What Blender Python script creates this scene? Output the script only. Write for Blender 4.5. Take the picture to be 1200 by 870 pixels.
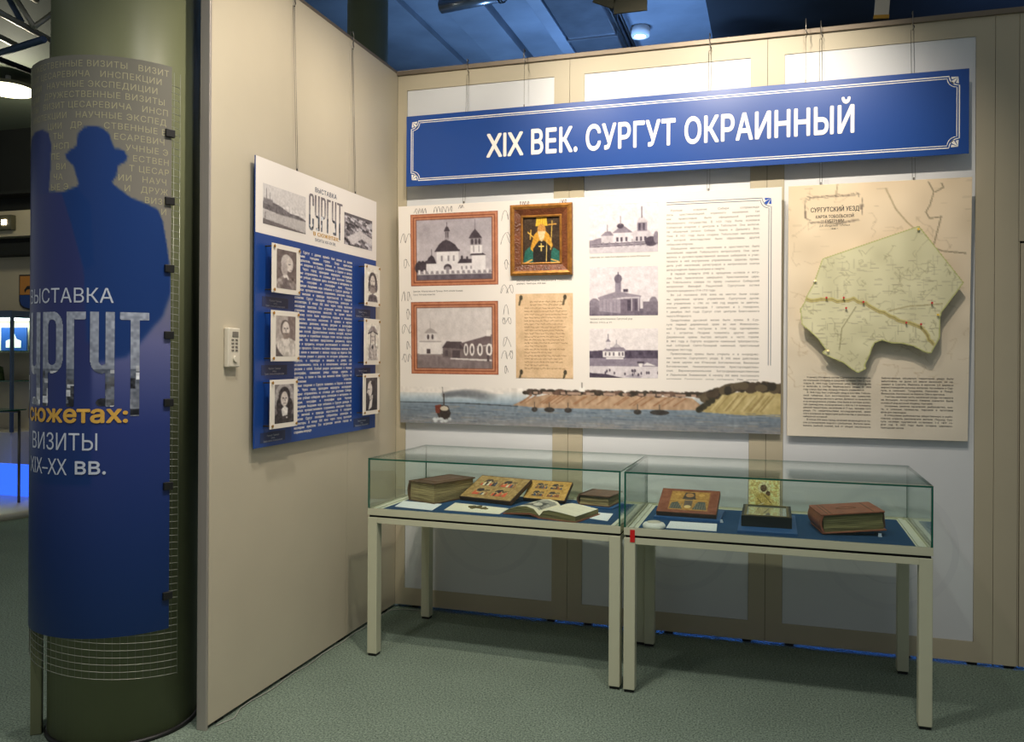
import bpy, bmesh, math, random
import numpy as np
from mathutils import Matrix, Vector
from mathutils.geometry import delaunay_2d_cdt

for o in list(bpy.data.objects): bpy.data.objects.remove(o)
SC = bpy.context.scene
COL = SC.collection
PI = math.pi

# ------------------------------------------------------------------ camera
yaw, pitch, roll = 0.301136, 0.000821, 0.005565
Fv = Vector((-math.sin(yaw)*math.cos(pitch), math.cos(yaw)*math.cos(pitch), math.sin(pitch)))
Rv = Vector((math.cos(yaw), math.sin(yaw), 0)); Uv = Rv.cross(Fv)
R2 = math.cos(roll)*Rv + math.sin(roll)*Uv; U2 = -math.sin(roll)*Rv + math.cos(roll)*Uv
cam_d = bpy.data.cameras.new('camera'); cam = bpy.data.objects.new('camera', cam_d); COL.objects.link(cam)
cam.matrix_world = Matrix(((R2.x, U2.x, -Fv.x, 2.01679), (R2.y, U2.y, -Fv.y, -4.30455), (R2.z, U2.z, -Fv.z, 1.41196), (0, 0, 0, 1)))
cam_d.sensor_width = 36; cam_d.lens = 983.618/1200*36; cam_d.shift_y = -19.17/1200
cam_d.clip_start = 0.05; cam_d.clip_end = 100
SC.camera = cam

# ------------------------------------------------------------------ world, exposure
w = bpy.data.worlds.new('hall_ambience'); SC.world = w; w.use_nodes = True
w.node_tree.nodes['Background'].inputs[0].default_value = (0.80, 0.86, 0.90, 1)
w.node_tree.nodes['Background'].inputs[1].default_value = 0.10
SC.view_settings.view_transform = 'Standard'; SC.view_settings.look = 'None'
SC.view_settings.gamma = 1; SC.view_settings.use_curve_mapping = False
SC.view_settings.exposure = 1.15

# exhibition lamps (lamp bodies are built with lamp() below): position, target, power, cone, colour
WARM = (1.0, 0.89, 0.74)
SPOTS = [((0.75, -1.75, 3.55), (0.60, 0.0, 2.15), 46, 74, WARM),
         ((1.65, -1.75, 3.55), (1.65, 0.0, 2.45), 88, 64, WARM),
         ((2.30, -1.75, 3.55), (2.0, 0.0, 1.95), 46, 66, WARM),
         ((1.25, -1.75, 3.55), (0.0, -0.95, 1.45), 62, 84, (1.0, 0.88, 0.73))]
DOWN = [((0.9, -2.3, 3.75), 75), ((2.4, -2.4, 3.75), 60), ((-0.1, -3.5, 3.75), 80), ((-0.3, 0.25, 3.70), 60)]  # column-front and passage downlights are added to brighten the dark green column
BLUE = [((0.35, 2.3, 1.9), 105, (0.27, 0.52, 1.0)), ((0.95, 2.5, 2.9), 30, (0.22, 0.45, 1.0)), ((3.9, 2.6, 2.9), 15, (0.15, 0.38, 1.0))]

# ================================================================== helpers
def lin(c): 
    c = np.asarray(c, float)/255.0
    return np.where(c <= 0.04045, c/12.92, ((c+0.055)/1.055)**2.4)

def mat(name, col, rough=0.5, metal=0.0, var=0.0, scale=20.0, bump=0.0, bscale=None, stretch=(1, 1, 1), spec=0.5, emit=0.0, coat=0.0):
    m = bpy.data.materials.new(name); m.use_nodes = True
    nt = m.node_tree; b = nt.nodes['Principled BSDF']
    c = tuple(lin(col))
    b.inputs['Base Color'].default_value = (*c, 1); b.inputs['Roughness'].default_value = rough
    b.inputs['Metallic'].default_value = metal; b.inputs['Specular IOR Level'].default_value = spec
    if coat: b.inputs['Coat Weight'].default_value = coat; b.inputs['Coat Roughness'].default_value = 0.1
    if emit:
        b.inputs['Emission Color'].default_value = (*c, 1); b.inputs['Emission Strength'].default_value = emit
    if var or bump:
        tc = nt.nodes.new('ShaderNodeTexCoord'); mp = nt.nodes.new('ShaderNodeMapping'); mp.inputs['Scale'].default_value = stretch
        nt.links.new(tc.outputs['Object'], mp.inputs['Vector'])
        n = nt.nodes.new('ShaderNodeTexNoise'); n.inputs['Scale'].default_value = scale; n.inputs['Detail'].default_value = 4
        nt.links.new(mp.outputs[0], n.inputs['Vector'])
        if var:
            r = nt.nodes.new('ShaderNodeValToRGB')
            r.color_ramp.elements[0].position = 0.3; r.color_ramp.elements[1].position = 0.7
            r.color_ramp.elements[0].color = (*[x*(1-var) for x in c], 1); r.color_ramp.elements[1].color = (*[min(1, x*(1+var)) for x in c], 1)
            nt.links.new(n.outputs['Fac'], r.inputs[0]); nt.links.new(r.outputs[0], b.inputs['Base Color'])
        if bump:
            n2 = n
            if bscale:
                n2 = nt.nodes.new('ShaderNodeTexNoise'); n2.inputs['Scale'].default_value = bscale; n2.inputs['Detail'].default_value = 3
                nt.links.new(mp.outputs[0], n2.inputs['Vector'])
            bp = nt.nodes.new('ShaderNodeBump'); bp.inputs['Strength'].default_value = bump; bp.inputs['Distance'].default_value = 0.01
            nt.links.new(n2.outputs['Fac'], bp.inputs['Height']); nt.links.new(bp.outputs[0], b.inputs['Normal'])
    return m

def attr_mat(name, rough=0.5, spec=0.4, metal=0.0, bump=0.0):
    m = bpy.data.materials.new(name); m.use_nodes = True; nt = m.node_tree; b = nt.nodes['Principled BSDF']
    a = nt.nodes.new('ShaderNodeVertexColor'); a.layer_name = 'print'
    nt.links.new(a.outputs[0], b.inputs['Base Color'])
    b.inputs['Roughness'].default_value = rough; b.inputs['Specular IOR Level'].default_value = spec; b.inputs['Metallic'].default_value = metal
    if bump:
        n = nt.nodes.new('ShaderNodeTexNoise'); n.inputs['Scale'].default_value = 120
        bp = nt.nodes.new('ShaderNodeBump'); bp.inputs['Strength'].default_value = bump; bp.inputs['Distance'].default_value = 0.004
        nt.links.new(n.outputs['Fac'], bp.inputs['Height']); nt.links.new(bp.outputs[0], b.inputs['Normal'])
    return m

def glass_mat():
    m = bpy.data.materials.new('case_glass'); m.use_nodes = True; nt = m.node_tree
    for n in list(nt.nodes): nt.nodes.remove(n)
    out = nt.nodes.new('ShaderNodeOutputMaterial'); mix = nt.nodes.new('ShaderNodeMixShader')
    tr = nt.nodes.new('ShaderNodeBsdfTransparent'); tr.inputs[0].default_value = (0.925, 0.965, 0.945, 1)
    gl = nt.nodes.new('ShaderNodeBsdfGlossy'); gl.inputs['Roughness'].default_value = 0.02; gl.inputs[0].default_value = (1, 1, 1, 1)
    lw = nt.nodes.new('ShaderNodeLayerWeight'); lw.inputs['Blend'].default_value = 0.5
    pw = nt.nodes.new('ShaderNodeMath'); pw.operation = 'POWER'; pw.inputs[1].default_value = 4.5
    ml = nt.nodes.new('ShaderNodeMath'); ml.operation = 'MULTIPLY_ADD'; ml.inputs[1].default_value = 0.80; ml.inputs[2].default_value = 0.035
    nt.links.new(lw.outputs['Facing'], pw.inputs[0]); nt.links.new(pw.outputs[0], ml.inputs[0]); nt.links.new(ml.outputs[0], mix.inputs[0])
    nt.links.new(tr.outputs[0], mix.inputs[1]); nt.links.new(gl.outputs[0], mix.inputs[2]); nt.links.new(mix.outputs[0], out.inputs[0])
    return m

def carpet_mat():
    m = mat('carpet_grey_green', (92, 106, 96), 0.95, spec=0.1)
    nt = m.node_tree; b = nt.nodes['Principled BSDF']
    tc = nt.nodes.new('ShaderNodeTexCoord')
    n1 = nt.nodes.new('ShaderNodeTexNoise'); n1.inputs['Scale'].default_value = 130; n1.inputs['Detail'].default_value = 6; n1.inputs['Roughness'].default_value = 0.8
    n2 = nt.nodes.new('ShaderNodeTexNoise'); n2.inputs['Scale'].default_value = 3; n2.inputs['Detail'].default_value = 3
    nt.links.new(tc.outputs['Object'], n1.inputs['Vector']); nt.links.new(tc.outputs['Object'], n2.inputs['Vector'])
    r = nt.nodes.new('ShaderNodeValToRGB'); r.color_ramp.elements[0].position = 0.36; r.color_ramp.elements[1].position = 0.66
    r.color_ramp.elements[0].color = (*lin((60, 74, 64)), 1); r.color_ramp.elements[1].color = (*lin((168, 186, 168)), 1)
    nt.links.new(n1.outputs['Fac'], r.inputs[0])
    mx = nt.nodes.new('ShaderNodeMix'); mx.data_type = 'RGBA'; mx.blend_type = 'MULTIPLY'; mx.inputs[0].default_value = 0.25
    nt.links.new(r.outputs[0], mx.inputs[6]); nt.links.new(n2.outputs['Fac'], mx.inputs[7]); nt.links.new(mx.outputs[2], b.inputs['Base Color'])
    bp = nt.nodes.new('ShaderNodeBump'); bp.inputs['Strength'].default_value = 0.8; bp.inputs['Distance'].default_value = 0.008
    nt.links.new(n1.outputs['Fac'], bp.inputs['Height']); nt.links.new(bp.outputs[0], b.inputs['Normal'])
    return m

def page_mat(name, a, bcol, sc):
    """page edges: fine leaf lines stacked in local Z"""
    m = mat(name, a, 0.9); nt = m.node_tree; b = nt.nodes['Principled BSDF']
    tc = nt.nodes.new('ShaderNodeTexCoord'); mp = nt.nodes.new('ShaderNodeMapping'); mp.inputs['Scale'].default_value = (6, 6, sc)
    n = nt.nodes.new('ShaderNodeTexNoise'); n.inputs['Scale'].default_value = 1; n.inputs['Detail'].default_value = 5
    nt.links.new(tc.outputs['Object'], mp.inputs[0]); nt.links.new(mp.outputs[0], n.inputs['Vector'])
    r = nt.nodes.new('ShaderNodeValToRGB'); r.color_ramp.elements[0].position = 0.38; r.color_ramp.elements[1].position = 0.62
    r.color_ramp.elements[0].color = (*lin(bcol), 1); r.color_ramp.elements[1].color = (*lin(a), 1)
    nt.links.new(n.outputs['Fac'], r.inputs[0]); nt.links.new(r.outputs[0], b.inputs['Base Color'])
    bp = nt.nodes.new('ShaderNodeBump'); bp.inputs['Strength'].default_value = 0.5; bp.inputs['Distance'].default_value = 0.004
    nt.links.new(n.outputs['Fac'], bp.inputs['Height']); nt.links.new(bp.outputs[0], b.inputs['Normal'])
    return m

M = dict(
 carpet=carpet_mat(),
 wall=mat('wall_laminate_beige', (196, 186, 164), 0.42, var=0.03, scale=3, spec=0.4),
 wallb=mat('panel_laminate_beige', (184, 174, 150), 0.45, var=0.03, scale=3, spec=0.4),
 sheet=mat('translucent_white_sheet', (214, 216, 218), 0.45, var=0.03, scale=2.5, spec=0.4),
 ghost=mat('faint_grey_print', (209, 211, 214), 0.45, spec=0.4),
 alu=mat('brushed_aluminium', (178, 170, 162), 0.4, metal=0.45, var=0.05, scale=60, stretch=(1, 1, 0.02)),
 rail=mat('brown_grey_top_rail', (120, 108, 92), 0.45, metal=0.3),
 black=mat('black_plastic', (14, 14, 14), 0.5),
 gap=mat('dark_gap', (12, 13, 14), 0.9),
 green=mat('dark_green_column_paint', (108, 112, 84), 0.42, var=0.06, scale=4, spec=0.3),
 wire=mat('galvanised_wire', (150, 152, 140), 0.4, metal=0.6),
 steel=mat('hanging_steel', (120, 115, 108), 0.35, metal=0.8),
 frame=mat('case_beige_green_paint', (190, 190, 164), 0.35, var=0.02, scale=8, spec=0.45),
 tray=mat('case_cream_tray', (222, 222, 204), 0.4),
 cloth=mat('blue_felt', (36, 70, 108), 0.9, var=0.12, scale=300, spec=0.2),
 bstand=mat('blue_card', (34, 84, 140), 0.6),
 glass=glass_mat(),
 gedge=mat('green_glass_edge', (10, 84, 66), 0.12, spec=0.8),
 bblue=mat('banner_blue', (18, 68, 146), 0.30, var=0.01, scale=2, spec=0.5),
 pblue=mat('board_blue', (20, 66, 142), 0.40, spec=0.4),
 white=mat('print_white', (240, 236, 230), 0.5),
 bwhite=mat('board_white', (240, 233, 226), 0.42, spec=0.4),
 ink=mat('print_black', (44, 40, 44), 0.6),
 ink2=mat('print_grey', (92, 86, 88), 0.6),
 hand=mat('print_handwriting_grey', (128, 120, 118), 0.6),
 navy=mat('print_navy', (30, 56, 96), 0.6),
 cblue=mat('print_ornament_blue', (30, 84, 180), 0.5),
 gold=mat('print_gold', (206, 160, 70), 0.5),
 pale=mat('print_pale_blue_grey', (186, 192, 206), 0.5),
 filmrow=mat('print_khaki_grey', (160, 155, 124), 0.5),
 core=mat('foam_core_edge', (214, 208, 200), 0.7),
 brass=mat('brass', (176, 134, 58), 0.3, metal=0.9),
 plate=mat('plaque_white', (238, 230, 218), 0.4),
 capblue=mat('plaque_caption_blue', (22, 44, 92), 0.5),
 acr=mat('clear_acrylic', (200, 210, 225), 0.1, spec=0.6),
 prnt=attr_mat('printed_picture', 0.5),
 film=attr_mat('printed_film', 0.30, spec=0.5),
 paint=attr_mat('painted_wood', 0.55, bump=0.15),
 gilt=attr_mat('embossed_gilt', 0.30, metal=0.15, bump=0.6),
 device=mat('ivory_plastic', (214, 206, 188), 0.4),
 devkey=mat('grey_key', (120, 114, 104), 0.5),
 red=mat('red_tape', (200, 20, 20), 0.45),
 paper=mat('white_card', (236, 238, 242), 0.7),
 creamcard=mat('cream_card', (232, 226, 206), 0.7),
 leather=mat('worn_dark_leather', (92, 66, 44), 0.6, var=0.35, scale=22, bump=0.3),
 redleather=mat('red_brown_leather', (150, 88, 64), 0.5, var=0.22, scale=16, bump=0.35, bscale=60),
 dleather=mat('brown_leather', (104, 74, 56), 0.55, var=0.25, scale=25, bump=0.25),
 pages=page_mat('aged_page_edges', (176, 158, 112), (110, 92, 60), 420),
 pages2=page_mat('olive_page_edges', (150, 140, 92), (84, 78, 48), 380),
 pagewhite=mat('open_page', (232, 222, 200), 0.8, var=0.03, scale=14),
 bronze=mat('old_bronze', (118, 104, 66), 0.45, metal=0.6, var=0.2, scale=60, bump=0.3),
 wood=mat('dark_icon_wood', (74, 50, 34), 0.55, var=0.3, scale=18, stretch=(1, 6, 1)),
 fwood=mat('carved_frame_wood', (112, 62, 34), 0.38, var=0.35, scale=28, stretch=(1, 1, 1), bump=0.5, bscale=90),
 fgold=mat('gilded_frame_edge', (170, 116, 52), 0.35, metal=0.5, var=0.3, scale=40),
 reliefg=mat('map_board_edge', (176, 170, 122), 0.6),
 pinr=mat('red_pin', (190, 40, 40), 0.3), piny=mat('yellow_pin', (208, 176, 60), 0.3),
 ceil=mat('grey_ceiling', (128, 136, 146), 0.6, var=0.18, scale=2.2, bump=0.25, bscale=14),
 duct=mat('zinc_duct', (150, 156, 164), 0.28, metal=0.75, var=0.15, scale=5, bump=0.15, bscale=25),
 dark=mat('dark_ceiling', (34, 38, 42), 0.7, var=0.2, scale=3),
 olive=mat('olive_plate', (92, 88, 66), 0.5),
 darkhall=mat('dark_hall_wall', (26, 28, 24), 0.8, var=0.2, scale=4),
 hceil=mat('hall_ceiling_olive', (104, 112, 96), 0.7),
 cream=mat('hall_wall_cream', (206, 192, 164), 0.6),
 truss=mat('truss_aluminium', (196, 188, 170), 0.35, metal=0.4),
 trussb=mat('truss_blue_grey', (70, 88, 116), 0.4, metal=0.3),
 ringl=mat('ring_lamp_glow', (255, 250, 200), 0.5, emit=2.2),
 lens=mat('lamp_lens_glow', (255, 236, 205), 0.5, emit=8.0),
 panelblue=mat('blue_light_panel', (40, 84, 210), 0.5, emit=0.9),
 lamp_in=mat('cabinet_lamp', (225, 255, 235), 0.5, emit=5.0),
 moss=mat('moss_green', (70, 84, 44), 0.9, var=0.4, scale=30, bump=0.6),
 cable=mat('white_cable', (150, 152, 142), 0.5),
)

def tag(o, label=None, cat=None, group=None, kind=None):
    if label: o['label'] = label
    if cat: o['category'] = cat
    if group: o['group'] = group
    if kind: o['kind'] = kind
    return o

def link(name, me, mats, parent=None, loc=None, rot=None):
    if not isinstance(mats, (list, tuple)): mats = [mats]
    if len(me.materials) == 0:
        for m in mats: me.materials.append(m)
    o = bpy.data.objects.new(name, me); COL.objects.link(o)
    if parent is not None: o.parent = parent
    if loc is not None: o.location = loc
    if rot is not None: o.rotation_euler = rot
    return o

def empty(name, loc=(0, 0, 0), rot=(0, 0, 0), parent=None):
    o = bpy.data.objects.new(name, None); COL.objects.link(o); o.location = loc; o.rotation_euler = rot
    o.empty_display_size = 0.05
    if parent is not None: o.parent = parent
    return o

class B:
    """collects shapes into one mesh"""
    def __init__(s): s.bm = bmesh.new()
    def box(s, x0, x1, y0, y1, z0, z1, bev=0.0, mi=0, mtx=None):
        vs = [s.bm.verts.new(v) for v in [(x0, y0, z0), (x1, y0, z0), (x1, y1, z0), (x0, y1, z0), (x0, y0, z1), (x1, y0, z1), (x1, y1, z1), (x0, y1, z1)]]
        fs = [s.bm.faces.new([vs[i] for i in f]) for f in [(3, 2, 1, 0), (4, 5, 6, 7), (0, 1, 5, 4), (1, 2, 6, 5), (2, 3, 7, 6), (3, 0, 4, 7)]]
        for f in fs: f.material_index = mi
        if mtx is not None: bmesh.ops.transform(s.bm, matrix=mtx, verts=vs)
        if bev > 0:
            es = list({e for f in fs for e in f.edges})
            bmesh.ops.bevel(s.bm, geom=es, offset=bev, segments=2, affect='EDGES', profile=0.5)
        return s
    def tube(s, pts, r, n=8, mi=0, cap=True):
        pts = [Vector(p) for p in pts]; rings = []
        for i, p in enumerate(pts):
            d = (pts[min(i+1, len(pts)-1)] - pts[max(i-1, 0)]).normalized()
            a = Vector((0, 0, 1)) if abs(d.z) < 0.9 else Vector((1, 0, 0))
            u = d.cross(a).normalized(); v = d.cross(u)
            rr = r[i] if isinstance(r, (list, tuple)) else r
            rings.append([s.bm.verts.new(p + rr*(math.cos(2*PI*k/n)*u + math.sin(2*PI*k/n)*v)) for k in range(n)])
        for a, b in zip(rings, rings[1:]):
            for k in range(n):
                f = s.bm.faces.new([a[k], a[(k+1) % n], b[(k+1) % n], b[k]]); f.material_index = mi; f.smooth = True
        if cap:
            for rg in (rings[0][::-1], rings[-1]):
                f = s.bm.faces.new(rg); f.material_index = mi
        return s
    def lathe(s, prof, n=32, c=(0, 0, 0), mi=0):
        rings = []
        for r, z in prof:
            rings.append([s.bm.verts.new((c[0]+r*math.cos(2*PI*k/n), c[1]+r*math.sin(2*PI*k/n), c[2]+z)) for k in range(n)])
        for a, b in zip(rings, rings[1:]):
            for k in range(n):
                f = s.bm.faces.new([a[k], a[(k+1) % n], b[(k+1) % n], b[k]]); f.smooth = True; f.material_index = mi
        for rg in (rings[0][::-1], rings[-1]):
            if prof[0][0] > 1e-5: 
                try: s.bm.faces.new(rg).material_index = mi
                except Exception: pass
        return s
    def prism(s, poly, y0, y1, mi=0):
        """polygon in X,Z extruded between y0 (front) and y1"""
        a = [s.bm.verts.new((x, y0, z)) for x, z in poly]; b = [s.bm.verts.new((x, y1, z)) for x, z in poly]
        n = len(poly); s.bm.faces.new(a).material_index = mi; s.bm.faces.new(b[::-1]).material_index = mi
        for i in range(n): s.bm.faces.new([a[i], b[i], b[(i+1) % n], a[(i+1) % n]]).material_index = mi
        return s
    def quad(s, pts, mi=0):
        s.bm.faces.new([s.bm.verts.new(p) for p in pts]).material_index = mi; return s
    def done(s, name, mats, parent=None, loc=None, rot=None, smooth=False):
        bmesh.ops.recalc_face_normals(s.bm, faces=s.bm.faces)
        me = bpy.data.meshes.new(name); s.bm.to_mesh(me); s.bm.free()
        return link(name, me, mats, parent, loc, rot)

# ---- lettering: the built-in font's outlines, one cached mesh per character
_tc = bpy.data.curves.new('type_source', 'FONT'); _to = bpy.data.objects.new('type_source', _tc); COL.objects.link(_to)
CAP = 0.682
_gl = {}
def _dim(t):
    _tc.body = t; bpy.context.view_layer.update(); return _to.dimensions[0]
def glyph(ch, res, off):
    off = 0.0; k = (ch, res, off)
    if k in _gl: return _gl[k]
    _tc.resolution_u = res; _tc.fill_mode = 'NONE'
    adv = _dim('H'+ch+'H') - _dim('HH')
    if ch == ' ': _gl[k] = (np.zeros((0, 2)), [], adv); return _gl[k]
    _tc.body = ch; bpy.context.view_layer.update()
    ev = _to.evaluated_get(bpy.context.evaluated_depsgraph_get()); me = ev.to_mesh()
    v0 = np.array([x.co[:2] for x in me.vertices]).reshape(-1, 2); e0 = [tuple(e.vertices) for e in me.edges]; ev.to_mesh_clear()
    cv, _, cf, *_r = delaunay_2d_cdt([Vector(p) for p in v0], e0, [], 0, 1e-5)
    v = np.array([p[:] for p in cv]); f = []; P0 = v0[[a for a, b in e0]]; P1 = v0[[b for a, b in e0]]
    for t in cf:   # keep the triangles with non-zero winding
        c = v[list(t)].mean(0); up = (P0[:, 1] <= c[1]) & (P1[:, 1] > c[1]); dn = (P0[:, 1] > c[1]) & (P1[:, 1] <= c[1])
        side = (P1[:, 0]-P0[:, 0])*(c[1]-P0[:, 1])-(c[0]-P0[:, 0])*(P1[:, 1]-P0[:, 1])
        if int((up & (side > 0)).sum())-int((dn & (side < 0)).sum()) != 0: f.append(tuple(t))
    _gl[k] = (v, f, adv); return _gl[k]
def line_width(t, res=2, off=0.0, track=0.0): return sum(glyph(c, res, off)[2]+track for c in t)
class Text:
    def __init__(s): s.v = []; s.f = []; s.n = 0; s.lift = []
    def add(s, t, x, z, cap, align='L', fit=None, res=2, off=0.0, track=0.0, sx=1.0, just=False):
        sc = cap/CAP; nat = line_width(t, res, off, track)*sc*sx
        k = sx; sp = 0
        if fit:
            k = sx*fit/nat
            if just and t.count(' ') and k > 1.12*sx: k = 1.12*sx; sp = (fit-nat*1.12)/t.count(' ')
        wd = fit if fit else nat
        px = x - (wd if align == 'R' else wd/2 if align == 'C' else 0)
        for c in t:
            v, f, a = glyph(c, res, off)
            if len(v):
                sh = [(0, 0)] if off <= 0 else ([(off*math.cos(t), off*math.sin(t)) for t in np.arange(8)*PI/4] if res > 2 else [(-off, 0), (off, 0)])
                for li, (ox, oz) in enumerate(sh):   # weight: the stroke is laid down several times, slightly shifted
                    q = np.empty_like(v); q[:, 0] = px + (v[:, 0]+ox)*sc*k; q[:, 1] = z + (v[:, 1]+oz)*sc
                    s.v.append(q); s.lift.append(np.full(len(v), li*0.00016)); s.f += [tuple(i+s.n for i in p) for p in f]; s.n += len(v)
            px += (a+track)*sc*k + (sp if c == ' ' else 0)
        return s
    def mesh(s, name, m, parent, y=-0.001, warp=None):
        v2 = np.concatenate(s.v)
        lf = np.concatenate(s.lift)
        if warp:
            v3 = warp(v2); nrm = v3[:, :2]/np.linalg.norm(v3[:, :2], axis=1, keepdims=True); v3[:, :2] += nrm*lf[:, None]
        else: v3 = np.stack([v2[:, 0], y-lf, v2[:, 1]], 1)
        me = bpy.data.meshes.new(name); me.from_pydata(v3.tolist(), [], s.f); me.shade_flat()
        return link(name, me, m, parent)

# ---- printed pictures: a small painter whose cells become a coloured mesh
class Art:
    def __init__(s, w, h, bg=(255, 255, 255), ss=2, asp=None):
        s.w, s.h, s.ss = w, h, ss; H, W = h*ss, w*ss
        s.a = np.ones((H, W, 3))*np.array(bg, float); s.H, s.W = H, W
        s.asp = asp or (h/w)
        s.X, s.Y = np.meshgrid((np.arange(W)+.5)/W, (np.arange(H)+.5)/H)
    def _mix(s, sl, m, col, al):
        m = m[..., None]*al; s.a[sl] = s.a[sl]*(1-m) + np.array(col, float)*m
    def _bb(s, x0, x1, y0, y1):
        return (slice(max(0, int(y0*s.H)-1), max(0, min(s.H, int(y1*s.H)+2))), slice(max(0, int(x0*s.W)-1), max(0, min(s.W, int(x1*s.W)+2))))
    def poly(s, pts, col, al=1.0):
        p = np.array(pts, float); sl = s._bb(p[:, 0].min(), p[:, 0].max(), p[:, 1].min(), p[:, 1].max())
        X, Y = s.X[sl], s.Y[sl]; ins = np.zeros(X.shape, bool); n = len(p)
        for i in range(n):
            x0, y0 = p[i]; x1, y1 = p[(i+1) % n]
            if y0 == y1: continue
            c = ((y0 > Y) != (y1 > Y)) & (X < (x1-x0)*(Y-y0)/(y1-y0)+x0); ins ^= c
        s._mix(sl, ins.astype(float), col, al); return s
    def rect(s, x0, y0, x1, y1, col, al=1.0):
        sl = s._bb(x0, x1, y0, y1); X, Y = s.X[sl], s.Y[sl]
        s._mix(sl, ((X >= x0) & (X <= x1) & (Y >= y0) & (Y <= y1)).astype(float), col, al); return s
    def ell(s, cx, cy, rx, ry, col, al=1.0, soft=0.0):
        sl = s._bb(cx-rx*1.3, cx+rx*1.3, cy-ry*1.3, cy+ry*1.3); d = ((s.X[sl]-cx)/rx)**2 + ((s.Y[sl]-cy)/ry)**2
        m = (d <= 1).astype(float) if not soft else np.clip((1+soft-np.sqrt(d))/(soft*2), 0, 1)
        s._mix(sl, m, col, al); return s
    def line(s, pts, wd, col, al=1.0):
        for (x0, y0), (x1, y1) in zip(pts, pts[1:]):
            sl = s._bb(min(x0, x1)-wd, max(x0, x1)+wd, min(y0, y1)-wd/s.asp, max(y0, y1)+wd/s.asp)
            X, Y = s.X[sl], s.Y[sl]*s.asp; a = np.array([x0, y0*s.asp]); b = np.array([x1, y1*s.asp]); d = b-a; L = max(d@d, 1e-12)
            t = np.clip(((X-a[0])*d[0]+(Y-a[1])*d[1])/L, 0, 1)
            ds = np.hypot(X-a[0]-t*d[0], Y-a[1]-t*d[1]); s._mix(sl, (ds <= wd/2).astype(float), col, al)
        return s
    def field(s, nx, ny, seed):
        r = np.random.default_rng(seed).random((ny+2, nx+2)); x = s.X*nx; y = s.Y*ny; i = x.astype(int); j = y.astype(int); fx = x-i; fy = y-j
        fx = fx*fx*(3-2*fx); fy = fy*fy*(3-2*fy)
        return (r[j, i]*(1-fx)+r[j, i+1]*fx)*(1-fy)+(r[j+1, i]*(1-fx)+r[j+1, i+1]*fx)*fy
    def noise(s, amp, nx, ny, seed, box=None):
        f = (s.field(nx, ny, seed)-.5)*2*amp
        if box is not None:
            x0, y0, x1, y1 = box; f = f*((s.X >= x0) & (s.X <= x1) & (s.Y >= y0) & (s.Y <= y1))
        s.a = np.clip(s.a+f[..., None], 0, 255); return s
    def grad(s, y0, y1, c0, c1, x0=0, x1=1):
        t = np.clip((s.Y-y0)/(y1-y0), 0, 1)[..., None]; m = ((s.Y >= y0) & (s.Y <= y1) & (s.X >= x0) & (s.X <= x1))[..., None]
        s.a = np.where(m, np.array(c0, float)*(1-t)+np.array(c1, float)*t, s.a); return s
    def soft(s, n=1):
        for _ in range(n):
            p = np.pad(s.a, ((1, 1), (1, 1), (0, 0)), mode='edge'); s.a = (p[:-2, 1:-1]+p[2:, 1:-1]+p[1:-1, :-2]+p[1:-1, 2:]+2*p[1:-1, 1:-1])/6
        return s
    def out(s):
        return s.a.reshape(s.h, s.ss, s.w, s.ss, 3).mean((1, 3))
def picture(name, art, x0, x1, z0, z1, y, parent, m=None, mask=None, warp=None):
    """art cells -> a grid in the parent's X,Z plane at depth y"""
    a = art.out() if isinstance(art, Art) else art
    h, w_ = a.shape[:2]; X, Z = np.meshgrid(np.linspace(x0, x1, w_), np.linspace(z1, z0, h))
    P = np.stack([X, np.full_like(X, y), Z], -1).reshape(-1, 3)
    if warp: P = warp(P[:, [0, 2]])
    idx = np.arange(h*w_).reshape(h, w_)
    F = np.stack([idx[:-1, :-1], idx[1:, :-1], idx[1:, 1:], idx[:-1, 1:]], -1)
    if mask is not None:
        k = (mask[:-1, :-1]+mask[1:, :-1]+mask[1:, 1:]+mask[:-1, 1:]) >= 2.0; F = F[k]
        us = np.unique(F); mp = np.zeros(h*w_, int); mp[us] = np.arange(len(us)); F = mp[F]; P = P[us]; colr = a.reshape(-1, 3)[us]
    else:
        F = F.reshape(-1, 4); colr = a.reshape(-1, 3)
    me = bpy.data.meshes.new(name); n = len(F)
    me.vertices.add(len(P)); me.vertices.foreach_set('co', P.astype(np.float32).ravel())
    me.loops.add(n*4); me.loops.foreach_set('vertex_index', F.astype(np.int32).ravel())
    me.polygons.add(n); me.polygons.foreach_set('loop_start', np.arange(0, n*4, 4, dtype=np.int32))
    ca = me.color_attributes.new('print', 'FLOAT_COLOR', 'POINT')
    c4 = np.ones((len(P), 4), np.float32); c4[:, :3] = lin(np.clip(colr, 0, 255)); ca.data.foreach_set('color', c4.ravel())
    me.update(); me.validate()
    return link(name, me, m or M['prnt'], parent)

# ================================================================== structure
tag(B().box(-10, 6.5, -7, 8, -0.05, 0).done('floor', M['carpet']), kind='structure')

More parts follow.
